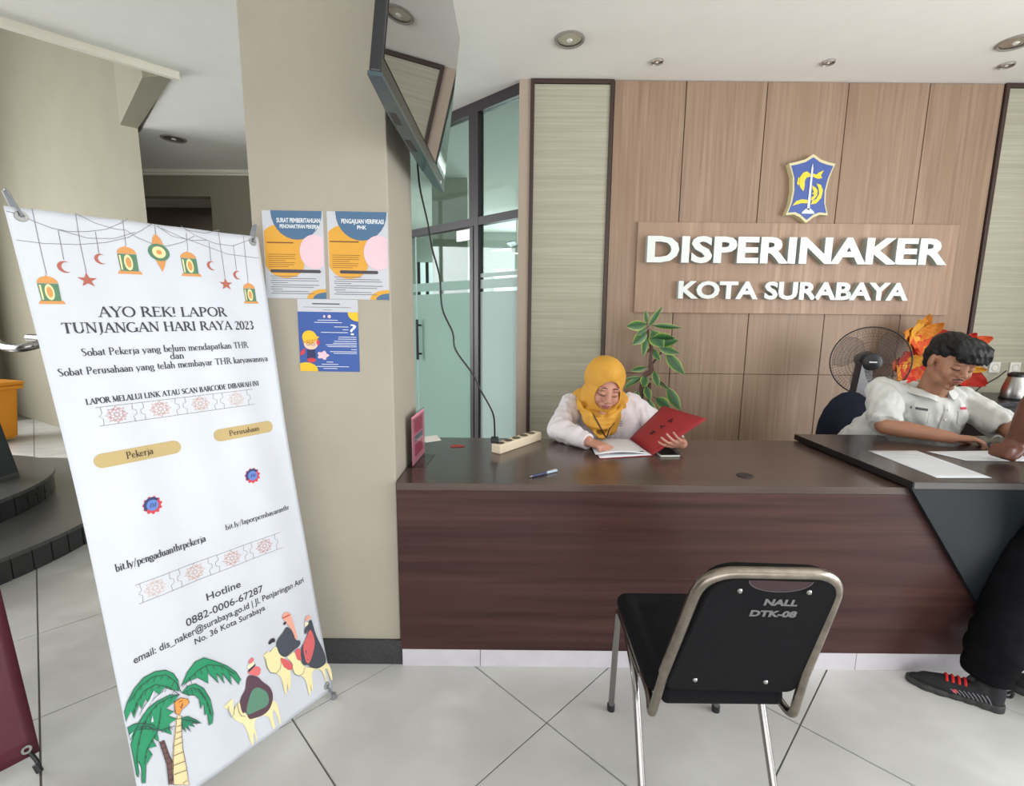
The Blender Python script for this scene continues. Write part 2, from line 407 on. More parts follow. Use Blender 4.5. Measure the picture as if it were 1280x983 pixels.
# ------------------------------------------------------------------ angled glass partition
O_ = V((.064,3.453,0)); DS = V((-.743,.669,0)).normalized(); DN = V((DS.y,-DS.x,0)); DN = -DN if DN.y > 0 else DN
GM = frame3(O_, DS, -DN, V((0,0,1)))   # local x along the partition, y away from the lobby, z up
gp = struct(box('wall_glass', (-.02,-.03,CZ-.075), (2.1,.03,CZ), M_alu)); gp.matrix_world = GM
def gb(name, a, b, m, bev=0): return box(name, a, b, m, gp, bev)
gb('post', (-.022,-.03,0), (.016,.03,CZ-.075), M_alu); gb('post', (.418,-.03,0), (.462,.03,CZ-.075), M_alu); gb('post', (.478,-.026,0), (.515,.026,2.05), M_alu); gb('post', (.462,-.012,0), (.478,.012,2.05), M_grey)
gb('transom', (.016,-.028,2.055), (.418,.028,2.112), M_alu); gb('transom', (.462,-.028,2.055), (2.1,.028,2.112), M_alu); gb('post', (.462,-.03,2.112), (.515,.03,CZ-.075), M_alu)
for x0,x1 in ((.016,.418),(.515,2.1)): gb('glass_pane', (x0,-.003,2.112), (x1,.003,CZ-.075), M_glass)
gb('glass_pane', (.016,-.003,.0), (.418,.003,2.055), M_glass); gb('glass_pane', (1.222,-.003,0), (2.1,.003,2.055), M_glass)
def film(x0, x1, y0, m, par):
    for z0,z1 in ((.02,1.563),(1.588,1.655),(1.672,1.70)) if m is M_film2 else ((.02,1.563),(1.588,1.658)): 
        o = box('frosted_film', (x0,y0-.0065,z0), (x1,y0-.0045,z1), m, par)
film(.018,.416,0,M_film2,gp); film(1.226,2.1,0,M_film,gp)
box('edge_strip', (1.219,-.006,0), (1.226,.006,2.055), mat('glass_edge', (206,224,218), .2), gp)
dr = struct(box('door_2', (.519,-.004,.01), (1.214,.004,2.045), M_glass)); dr.matrix_world = GM
film(.522,1.21,0,M_film,dr)
for yy in (-.05,.05):
    bm = bmesh.new(); tubem(bm, [(1.165,yy,1.0),(1.165,yy,1.35)], .012, 10); tubem(bm, [(1.165,yy,1.05),(1.165,0,1.05)], .008, 8); tubem(bm, [(1.165,yy,1.3),(1.165,0,1.3)], .008, 8)
    mesh_obj('door_handle', bm, M_black if yy < 0 else M_steel, dr, autosmooth=40)
box('patch_fitting', (.519,-.012,1.96), (.68,.012,2.04), M_steel, dr); box('patch_fitting', (.519,-.012,.01), (.68,.012,.08), M_steel, dr)
# office behind the partition
M_off = mat('office_paint', (186,192,184), .9)
struct(prism('wall_office_left', [(-1.40,4.79),(-1.30,5.45),(-1.9,9.0),(-2.0,9.0),(-1.42,5.45),(-1.5,4.86)], 0, CZ, M_off))
for a,b in (((-2.0,8.9,0),(-.35,9,CZ)),((.85,8.9,0),(4.2,9,CZ)),((-.35,8.9,0),(.85,9,1.2)),((-.35,8.9,2.28),(.85,9,CZ))): struct(box('wall_office_back', a, b, M_off))
w3 = struct(box('window_3', (-.35,8.93,1.2), (.85,8.98,1.25), M_white)); box('window_frame', (-.35,8.93,2.22), (.85,8.98,2.28), M_white, w3); box('window_frame', (.22,8.93,1.25), (.27,8.98,2.22), M_white, w3)
struct(box('column_office', (-.92,5.6,0), (-.52,6.0,CZ), mat('office_column_paint', (190,190,172), .9)))
# barred daylight window seen at the left of the partition
w4 = struct(box('window_4', (-1.72,8.70,1.2), (-1.02,8.74,2.35), mat('bright_window_blind', (250,252,250), .9, **{'Emission Color':(.93,.98,1,1),'Emission Strength':1.1})))
for k in range(5): box('window_bar', (-1.70+k*.15,8.64,1.2), (-1.65+k*.15,8.69,2.35), M_alu, w4)
box('window_bar', (-1.72,8.64,1.9), (-1.02,8.69,1.93), M_alu, w4)
for k,(x,y) in enumerate(((.2,6.4),(.42,5.2))):
    g = empty('tube_lamp', ['lit fluorescent tube on the office ceiling seen through the glass, farther one','lit fluorescent tube on the office ceiling seen through the glass, nearer one'][k], 'lamp', 'tube lamps on the office ceiling')
    box('lamp_body', (x-.04,y-.6,CZ-.05), (x+.04,y+.6,CZ), M_white, g)
    tube('lamp_tube', [(x,y-.57,CZ-.075),(x,y+.57,CZ-.075)], .013, mat('lamp_glow', (255,255,250), .5, **{'Emission Color':(1,1,.95,1),'Emission Strength':3}), g)
    settle(g)
g = empty('ceiling_fan', 'pale ceiling fan in the office seen through the clear glass', 'fan')
lathe('motor', [(0,-.1),(.07,-.1),(.09,-.03),(.05,.03),(0,.03)], M_white, g, T((.05,7.4,2.45)))
tube('rod', [(.05,7.4,2.48),(.05,7.4,CZ)], .012, M_white, g)
for k in range(3): box('blade', (.1,-.06,-.005), (.55,.06,.005), M_grey, g, M=T((.05,7.4,2.43)) @ R(120*k+20,'Z') @ R(10,'X'))
settle(g)

# ------------------------------------------------------------------ downlights
def downlight(x, y, r, label):
    g = empty('downlight', label, 'ceiling light', 'recessed downlights in the ceiling')
    lathe('trim_ring', [(r*.80,0),(r,0),(r,-.006),(r*.92,-.012),(r*.8,-.004)], mat('brown_metal_ring', (150,144,136), .4, metal=.3), g, T((x,y,CZ)))
    lathe('reflector', [(r*.8,-.001),(r*.72,-.003),(r*.45,-.006),(.001,-.0075)], mat('mirror_reflector', (215,213,208), .25, metal=1, bump=.5, bscale=55), g, T((x,y,CZ)))
    lathe('bulb', [(0,-.012),(r*.16,-.011),(r*.2,-.007),(r*.16,-.002)], M_white, g, T((x,y,CZ)), seg=12)
    settle(g)
downlight(.305,2.946,.086,'large round recessed downlight above the seated woman, in front of the framed wallpaper')
downlight(2.80,2.93,.086,'large recessed downlight at the right edge of the ceiling')
downlight(-3.02,4.504,.10,'recessed downlight in the corridor ceiling beyond the pillar')
downlight(.863,3.165,.038,'small spotlight above the left wood panels')
downlight(1.898,3.155,.038,'small spotlight above the blue shield emblem')
downlight(2.99,3.168,.042,'small spotlight above the right end of the wood panels')
# ------------------------------------------------------------------ reception desk
DY, DB, DZ = 1.687, 2.38, .752
dk = empty('reception_desk', 'long dark-wood reception desk with a pale plinth in front of the pillar and wood wall', 'desk')
box('desk_top', (-.424,DY,DZ-.028), (2.95,DB,DZ), M_desktop, dk, .0015)
box('front_panel', (-.424,DY+.001,.074), (2.95,DY+.024,DZ-.0285), M_desk, dk)
box('side_panel', (-.424,DY+.025,0), (-.40,DB-.02,DZ-.0285), M_desk, dk)
box('modesty_shelf', (-.39,DY+.03,.40), (2.9,DY+.32,.42), M_desk, dk)
for k in range(4): box('divider', (.05+k*.95,DY+.03,.074), (.07+k*.95,DY+.33,.40), M_desk, dk)
xs = [-.421,-.115,.62,1.36,2.1,2.84]
for i in range(5): box('plinth_tile', (xs[i]+.001,DY+.002,0), (xs[i+1]-.001,DY+.02,.073), M_plinth, dk, .001)
settle(dk)
wg = empty('counter_wing', 'charcoal counter top on slanted blue-black side panel at the right end of the desk', 'counter')
def slab():
    bm = bmesh.new(); bxm(bm, (1.455,1.655,.757), (2.95,2.39,.785), .002)
    for f in bm.faces: pass
    o = mesh_obj('counter_top', bm, [M_slab,M_slabedge], wg)
    for p in o.data.polygons:
        if abs(p.normal.z) < .7 or p.normal.z < 0: p.material_index = 1
    return o
slab()
box('edge_strip', (1.46,1.6535,.760), (2.95,1.6549,.783), mat('grey_edge_band', (84,80,79), .4), wg)
prism('slanted_panel', [(1.46,.756),(2.95,.756),(2.95,.075),(1.93,.075)], 0, .020, M_fin, wg, M=Matrix(((1,0,0,0),(0,0,1,1.662),(0,1,0,0),(0,0,0,1))))
settle(wg)
# things on the desk
g = empty('power_strip', 'cream five-socket power strip lying near the back edge of the desk', 'power strip')
d = V((.209,.276,0)).normalized(); n = V((d.y,-d.x,0)); PM = frame3((-.092,2.106,DZ), d, -n, V((0,0,1)))
bm = bmesh.new(); bxm(bm, (0,-.052,0), (.335,0,.043), .005, PM); mesh_obj('housing', bm, mat('cream_plastic', (226,212,186), .5), g)
for k in range(5):
    bm = bmesh.new(); lathem(bm, [(.019,.0432),(.0205,.0448),(.0185,.0448),(.017,.0436),(0,.0434)], PM @ T((.03+k*.062,-.026,0)), 18)
    s_ = mesh_obj('socket', bm, mat('socket_dark', (92,76,62), .6), g)
settle(g)
C2 = [(-.40,2.08,2.02),(-.392,2.06,1.94),(-.382,2.05,1.867),(-.354,2.05,1.741),(-.339,2.05,1.645),(-.309,2.05,1.529),(-.299,2.05,1.396),(-.256,2.05,1.296),(-.244,2.05,1.222),(-.174,2.055,1.121),(-.137,2.065,1.044),(-.085,2.08,.942),(-.077,2.10,.86),(-.078,2.115,.81)]
cb = tube('power_cable', smoothpath(C2, 5), .0038, M_black); tag(cb, 'thin black cable hanging from the television down to the power strip', 'cable')
box('plug', (-.095,2.10,.797), (-.06,2.135,.822), M_black, cb, .004)
g = empty('ballpoint_pen', 'blue ballpoint pen with silver cap end lying near the front edge of the desk', 'pen')
a, b = V((.068,1.754,DZ+.005)), V((.182,1.835,DZ+.006)); d = b-a
tube('barrel', [a+d*.1, a+d*.62], .0048, mat('pen_blue', (30,52,96), .3), g); tube('grip', [a+d*.02,a+d*.1], [.0022,.0045], M_chrome, g)
tube('cap', [a+d*.62, a+d*1.0], .0053, mat('pen_silver', (175,195,210), .3), g); tube('clip', [a+d*.66+V((0,0,.006)), a+d*.96+V((0,0,.007))], .0015, M_chrome, g); settle(g)
bm = bmesh.new()
tubem(bm, smoothpath([(-.29,2.205,DZ+.003),(-.27,2.22,DZ+.003),(-.245,2.212,DZ+.004),(-.225,2.206,DZ+.003),(-.25,2.20,DZ+.003),(-.275,2.192,DZ+.003),(-.29,2.20,DZ+.003)],5), .0022, 6)
tag(mesh_obj('rubber_band', bm, mat('red_rubber', (190,66,54), .6), None), 'small red rubber band lying on the desk left of the power strip', 'rubber band')
g = empty('cable_grommet', 'black round cable grommet set in the desk top right of the pen', 'grommet')
lathe('ring', [(0,.0012),(.02,.0012),(.022,.003),(.03,.003),(.032,0)], M_black, g, T((.922,1.808,DZ))); settle(g)
# acrylic flyer holder
M_acr = bpy.data.materials.new('clear_acrylic'); M_acr.use_nodes = True; nt = M_acr.node_tree; nt.nodes.clear()
o_ = nt.nodes.new('ShaderNodeOutputMaterial'); t_ = nt.nodes.new('ShaderNodeBsdfTransparent'); g_ = nt.nodes.new('ShaderNodeBsdfGlossy'); x_ = nt.nodes.new('ShaderNodeMixShader'); x_.inputs[0].default_value = .12
t_.inputs[0].default_value = (.88,.88,.88,1); g_.inputs[1].default_value = .08
nt.links.new(t_.outputs[0], x_.inputs[1]); nt.links.new(g_.outputs[0], x_.inputs[2]); nt.links.new(x_.outputs[0], o_.inputs[0])
g = empty('flyer_holder', 'clear acrylic holder with a pink flyer standing on the desk against the pillar', 'flyer holder')
AM = T((-.402,1.87,DZ)) @ R(-3,'Z')
box('acrylic_sheet', (-.004,0,0), (-.001,.215,.215), M_acr, g, M=AM); box('acrylic_base', (-.02,0,0), (.05,.2,.003), M_acr, g, M=AM)
fy = box('flyer', (-.001,.004,.006), (.0005,.21,.208), mat('pink_flyer', (226,146,166), .6), g, M=AM)
for z0,z1,c in ((.13,.19,(196,84,116)),(.035,.085,(190,74,108)),(.095,.12,(120,140,150))):
    box('flyer_print', (.0006,.04,z0), (.0012,.17,z1), mat('flyer_print_%d'%c[0], c, .6), fy, M=AM)
box('acrylic_front', (.002,0,.003), (.004,.2,.20), M_acr, g, M=AM); settle(g)
g = empty('business_card', 'small white card leaning out of the flyer holder', 'card')
box('card', (0,0,0), (.075,.05,.0008), M_white, g, M=T((-.385,2.09,.80)) @ R(35,'Z') @ R(18,'X')); settle(g)
g.children[0].name='card_sheet'
# ------------------------------------------------------------------ flat print helper
class Sheet:
    """sheet of paper in local mm (x right, y up) mapped by f(x,y,h)->world"""
    def __init__(s, f, root, step=0): s.f = f; s.root = root; s.lv = 0; s.step = step
    def put(s, name, bm, m, h):
        if s.step:
            for q in range(4):
                es = [e for e in bm.edges if e.calc_length() > s.step]
                if not es: break
                bmesh.ops.subdivide_edges(bm, edges=es, cuts=1, use_grid_fill=False)
            bmesh.ops.triangulate(bm, faces=bm.faces)
        for v in bm.verts: v.co = s.f(v.co.x, v.co.y, h)
        return mesh_obj(name, bm, m, s.root)
    def poly(s, name, polys, m, h=.0006):
        bm = bmesh.new()
        for P in polys:
            Q = []
            for x,y in P:
                if not Q or (V((x,y,0))-Q[-1]).length > 1e-4: Q.append(V((x,y,0)))
            if len(Q) > 2 and (Q[0]-Q[-1]).length < 1e-4: Q.pop()
            vs = [bm.verts.new(q) for q in Q]
            for t in tessellate_polygon([Q]):
                try: bm.faces.new([vs[k] for k in t])
                except ValueError: pass
        for f in bm.faces:
            f.normal_update()
            if f.normal.z < 0: f.normal_flip()
        return s.put(name, bm, m, h)
    def line(s, name, paths, w, m, h=.0008, closed=False):
        bm = bmesh.new()
        for P in paths:
            P = [V((x,y,0)) for x,y in P]; n = len(P); L = []
            for i,p in enumerate(P):
                t = (P[(i+1)%n]-P[i-1]) if closed else (P[min(i+1,n-1)]-P[max(i-1,0)])
                if t.length < 1e-9: t = V((1,0,0))
                t.normalize(); q = V((-t.y,t.x,0))*w/2
                L.append((bm.verts.new(p-q), bm.verts.new(p+q)))
            for i in range(n if closed else n-1):
                a = L[i]; b = L[(i+1)%n]; bm.faces.new((a[0],b[0],b[1],a[1]))
        return s.put(name, bm, m, h)
    def text(s, name, items, m, h=.0008):
        for it in items:
            bm = bmesh.new(); text_box(bm, *it[:5], **(it[5] if len(it) > 5 else {})); s.put(name, bm, m, h)
def circ(cx, cy, rx, ry=None, n=28, a0=0, a1=360, rot=0):
    ry = ry or rx; out = []
    for k in range(n+(0 if a1-a0 == 360 else 1)):
        a = math.radians(a0+(a1-a0)*k/n); x, y = rx*math.cos(a), ry*math.sin(a); c, s_ = math.cos(rot), math.sin(rot)
        out.append((cx+x*c-y*s_, cy+x*s_+y*c))
    return out
def clip(P, x0, x1, y0, y1):
    for ax,lim,sg in ((0,x0,1),(0,x1,-1),(1,y0,1),(1,y1,-1)):
        out = []
        for i in range(len(P)):
            a, b = P[i-1], P[i]; ia = (a[ax]-lim)*sg >= 0; ib = (b[ax]-lim)*sg >= 0
            if ia != ib:
                t = (lim-a[ax])/(b[ax]-a[ax]); out.append((a[0]+(b[0]-a[0])*t, a[1]+(b[1]-a[1])*t))
            if ib: out.append(b)
        P = out
        if not P: return P
    return P
pm = lambda n, c: mat('ink_'+n, c, .7)
I_blue = pm('slate_blue', (74,106,138)); I_or = pm('orange', (214,158,58)); I_pink = pm('pink', (222,190,200)); I_w = pm('white', (232,234,236)); I_dk = pm('dark', (70,66,72)); I_gt = pm('grey_text', (110,106,112)); I_bl2 = pm('royal_blue', (58,88,156)); I_yel = pm('yellow', (236,186,44)); I_red = pm('red', (200,62,70)); I_skin = pm('peach', (236,196,172)); I_br = pm('brown_text', (120,74,40))
M_sheet = mat('white_paper', (192,194,200), .7)
def wallsheet(x0, z0, rot=0):
    c, s_ = math.cos(math.radians(rot)), math.sin(math.radians(rot))
    return lambda x, y, h: V((x0+(x*c-y*s_)/1000, 1.7088-h*1.0, z0+(x*s_+y*c)/1000))
def poster(x0, z0, rot, title, label, bar, orange_txt):
    g = empty('poster', label, 'poster', 'posters on the pillar'); s = Sheet(wallsheet(x0,z0,rot), g)
    s.poly('sheet', [[(0,0),(210,0),(210,296),(0,296)]], M_sheet, .0004)
    s.poly('orange_shape', [clip(circ(62,168,84,84)+[], 3,210,0,296)], I_or, .0008)
    s.poly('orange_shape', [clip(circ(72,116,66,46), 3,210,0,296)], I_or, .0009)
    s.poly('blue_shape', [clip(circ(118,292,88,92), 0,206,0,296)], I_blue, .0012)
    s.poly('pink_circle', [clip(circ(176,160,52,58), 0,207,0,296)], I_pink, .0014)
    s.poly('corner_shape', [clip(circ(205,0,62,34), 0,210,0,296)], I_or, .0010); s.poly('corner_shape', [clip(circ(212,0,48,22), 0,210,0,296)], I_blue, .0014)
    s.poly('title_bar', [[(bar[0],88),(bar[1],88),(bar[1]+4,93),(bar[1],99),(bar[0],99),(bar[0]-4,93)]], I_dk, .0014)
    s.text('lettering', title, I_w, .0017)
    s.line('text_lines', [[(a_[1],a_[3]+2.5),(a_[2],a_[3]+2.5)] for a_ in orange_txt], 4, I_br, .0014)
    bm_lines = [[(14,y),(14+L,y)] for y,L in ((150,96),(143,90),(136,94),(129,60),(122,92),(115,88),(108,70))]
    s.line('text_lines', bm_lines, 1.6, I_br, .0014)
    s.line('text_lines', [[(18+(k%3==1)*6,76-k*7.4),(18+L,76-k*7.4)] for k,L in enumerate((96,160,168,60,170,150,40,130,150))], 2, I_gt, .0014)
    settle(g); return g
poster(-.868,1.420,-.4,[('SURAT PEMBERITAHUAN',50,200,257,272,dict(bold=.02)),('PENONAKTIFAN PEKERJA',60,194,238,251,dict(bold=.02))],
 'white, orange and blue notice on the pillar titled SURAT PEMBERITAHUAN', (22,192), [('MENGAKTIFKAN BPJS',12,104,187,192)])
poster(-.646,1.419,-.6,[('PENGAJUAN VERIFIKASI',50,196,257,272,dict(bold=.02)),('PHK',104,136,238,251,dict(bold=.02))],
 'white, orange and blue notice on the pillar titled PENGAJUAN VERIFIKASI PHK, near its right edge', (42,170), [('PENGAJUAN VERIFIKASI PHK',8,108,193,198)])
g = empty('paper_notice', 'plain white paper slip showing between the two upper notices and the blue poster', 'notice'); s = Sheet(wallsheet(-.762,1.372,-.4), g)
s.poly('sheet', [[(0,0),(214,0),(214,46),(0,46)]], M_sheet, .0002); s.line('text_lines', [[(52,30),(150,30)]], 4, I_dk, .0004); s.line('text_lines', [[(20,18),(190,18)],[(90,9),(122,9)]], 1.5, I_gt, .0004); settle(g)
g = empty('poster', 'small royal-blue poster with a boy in a yellow cap, lowest on the pillar', 'poster', 'posters on the pillar'); s = Sheet(wallsheet(-.764,1.162,-.4), g)
s.poly('sheet', [[(0,0),(214,0),(214,212),(0,212)]], I_bl2, .0004)
s.poly('yellow_corner', [clip(circ(214,208,36,28),0,214,0,212)], I_yel, .0008); s.poly('yellow_corner', [clip(circ(22,2,42,30),0,214,0,212)], I_yel, .0008)
s.poly('cap', [circ(38,122,26,24)], I_yel, .0012); s.poly('cap_peak', [[(50,128),(74,124),(60,112),(48,110)]], I_yel, .0014); s.poly('face', [circ(42,98,25,20)], I_skin, .0010)
s.poly('cap_brim', [[(14,108),(66,118),(68,110),(16,100)]], I_or, .0016)
s.line('glasses', [circ(34,98,6,5),circ(50,98,6,5)], 1.6, I_dk, .0018, closed=True)
s.poly('body', [[(28,78),(56,78),(58,46),(26,46)]], pm('navy',(48,52,92)), .0010); s.poly('shoes', [circ(42,40,16,8)], I_red, .0012); s.poly('megaphone', [[(4,70),(22,84),(18,62),(2,56)],circ(68,104,6,10)], I_red, .0012)
s.poly('cloud', [[(84+(19+3.2*math.cos(5*a))*math.cos(a),58+(14+3*math.cos(5*a))*math.sin(a)) for a in [2*PI*k/40 for k in range(40)]]], I_pink, .0012)
s.text('lettering', [('?',184,206,132,172)], I_w, .0012)
s.line('text_lines', [[(128,160),(178,160)],[(158,150),(178,150)],[(80,140),(176,140)],[(70,183),(142,183)],[(58,175),(156,175)]]+[[(206-L,y),(206,y)] for y,L in ((124,64),(117,66),(109,80),(102,84),(96,110),(90,104),(80,20),(72,96),(66,84))]+[[(58,18),(176,18)],[(84,11),(134,11)],[(78,26),(138,26)],[(96,34),(120,34)]], 1.8, I_w, .0012)
s.poly('emblem', [circ(94,196,4,5),circ(112,196,6,6)], I_pink, .0012); settle(g)

# ------------------------------------------------------------------ sign on the wall
sg = empty('wall_sign', 'raised white letters reading DISPERINAKER KOTA SURABAYA on a pale wood board', 'sign')
box('sign_board', (.848,YW-.026,1.413), (3.035,YW-.0065,2.021), M_wood2, sg, .0015)
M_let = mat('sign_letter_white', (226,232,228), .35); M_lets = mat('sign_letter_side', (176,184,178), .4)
def letters(s, x0, x1, z0, z1, yf, depth, bold):
    total, _ = text_geo(s, bold); ta = min(v.x for v in total); tb = max(v.x for v in total); sx = (x1-x0)/(tb-ta); sz = (z1-z0)/(.729+2*bold*.5)
    for i,ch in enumerate(s):
        if ch == ' ': continue
        vs, fs = text_geo(s[:i+1], bold, depth/2/ sz); own, _ = text_geo(ch, bold)
        wd = max(v.x for v in own)-min(v.x for v in own); right = max(v.x for v in vs); 
        own, fs = text_geo(ch, bold, depth/2/sz); oa = min(v.x for v in own)
        left = max(v.x for v in text_geo(s[:i+1], bold)[0])-wd
        bm = bmesh.new(); vv = [bm.verts.new((x0+(v.x-oa+left-ta)*sx, yf+depth/2-v.z*sz, z0+(v.y+bold*.5)*sz)) for v in own]
        for f in fs:
            try: bm.faces.new([vv[k] for k in f])
            except ValueError: pass
        bmesh.ops.remove_doubles(bm, verts=bm.verts, dist=1e-5); bmesh.ops.recalc_face_normals(bm, faces=bm.faces)
        o = mesh_obj('letter', bm, [M_let,M_lets], sg)
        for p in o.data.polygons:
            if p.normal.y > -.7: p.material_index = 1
letters('DISPERINAKER', .905, 2.94, 1.752, 1.928, YW-.075, .05, .035)
letters('KOTA SURABAYA', 1.135, 2.715, 1.512, 1.632, YW-.066, .04, .035)
settle(sg)
# shield emblem
g = empty('shield_emblem', 'blue city shield emblem with a white monument and yellow shark and crocodile', 'emblem')
EX = V((1.825,YW-.055,2.04)); 
def ef(x, y, h): return V((1.825+x*.00295+ (0), YW-.052-h, 2.035+y*.0042))
# outline in units: x 0..100 , y 0..100
def shield(k):
    c = (54,45); pts = []
    base = [(52,100),(70,92),(88,88),(103,86),(93,66),(88,45),(90,25),(98,8),(80,9),(66,5),(50,-4),(34,5),(20,9),(2,8),(10,25),(13,45),(10,66),(-1,86),(14,88),(34,92)]
    return [(50.5+(x-50.5)*k, 47+(y-47)*k) for x,y in base]
bm = bmesh.new(); A = [bm.verts.new(ef(x,y,0)) for x,y in shield(1)]; Bk = [bm.verts.new(ef(x,y,-.045)) for x,y in shield(1)]
bm.faces.new(A); bm.faces.new(Bk[::-1])
for i in range(len(A)): bm.faces.new((A[i-1],A[i],Bk[i],Bk[i-1]))
bmesh.ops.recalc_face_normals(bm, faces=bm.faces); mesh_obj('rim', bm, mat('emblem_rim', (214,204,160), .45), g)
s = Sheet(ef, g)
s.poly('blue_field', [shield(.91)], mat('emblem_blue', (64,88,158), .4), .002)
s.poly('monument', [[(48,16),(54,16),(53,78),(51,86),(49,78)],[(36,10),(66,10),(64,13),(56,18),(46,18),(38,13)]], mat('emblem_white', (214,220,230), .4), .006)
Y_ = mat('emblem_yellow', (232,208,52), .4)
s.poly('shark', [[(49,70),(40,74),(32,72),(26,66),(24,58),(28,50),(36,44),(38,52),(37,60),(41,65),(49,66)],[(22,66),(20,56),(24,52),(26,62)],[(54,71),(62,69),(66,72),(78,76),(72,68),(76,64),(66,63),(54,66)]], Y_, .004)
s.poly('crocodile', [[(14,22),(22,29),(34,32),(48,31),(48,26),(34,26),(24,24)],[(54,30),(62,32),(68,38),(68,46),(62,50),(54,53),(58,47),(54,50),(60,43),(56,41),(62,38),(56,35)],[(56,24),(68,26),(78,34),(80,46),(74,54),(64,56),(70,48),(72,40),(66,32),(58,30)]], Y_, .0045); settle(g)

# ------------------------------------------------------------------ television
g = empty('television', 'flat black television on a wall arm, tilted down at the top of the pillar', 'television')
TM = T((-.311,1.70,1.905)) @ R(7.2,'Y') @ T((0,0,.345))
# local: x out of screen, y along depth, z up
bm = bmesh.new(); bxm(bm, (-.028,-.505,-.336), (0,.505,.275), .004, TM); mesh_obj('bezel', bm, mat('tv_black', (22,24,28), .22), g)
mscr = mat('tv_screen', (10,11,12), .03, spec=.9, **{'Coat Weight':1.0,'Coat Roughness':.02,'Coat IOR':2.2}); box('screen', (.0005,-.49,-.300), (.0016,.49,.263), mscr, g, M=TM)
bm = bmesh.new(); bxm(bm, (-.060,-.40,-.27), (-.028,.40,.22), .02, TM); mesh_obj('back_shell', bm, mat('tv_back', (40,42,46), .5), g)
prism('bottom_trim', [(.004,-.505),(.004,.505),(-.008,.505),(-.028,.44),(-.040,.2),(-.040,-.3),(-.030,-.505)], -.346, -.3365, mat('tv_teal_trim', (70,86,92), .25, metal=.5), g, M=TM)
for y0,y1 in ((-.30,-.22),(-.1,.0)): box('port_grille', (-.034,y0,-.3468), (-.014,y1,-.3458), M_black, g, M=TM)
lathe('standby_light', [(0,.002),(.006,.0015),(.007,0)], M_white, g, TM @ T((.0028,.40,-.331)) @ R(90,'Y'), 12)
box('wall_bracket', (-.431,1.78,2.12), (-.42,1.98,2.4), M_black, g); box('bracket_arm', (-.42,1.85,2.16), (-.35,1.91,2.26), M_black, g)
settle(g)
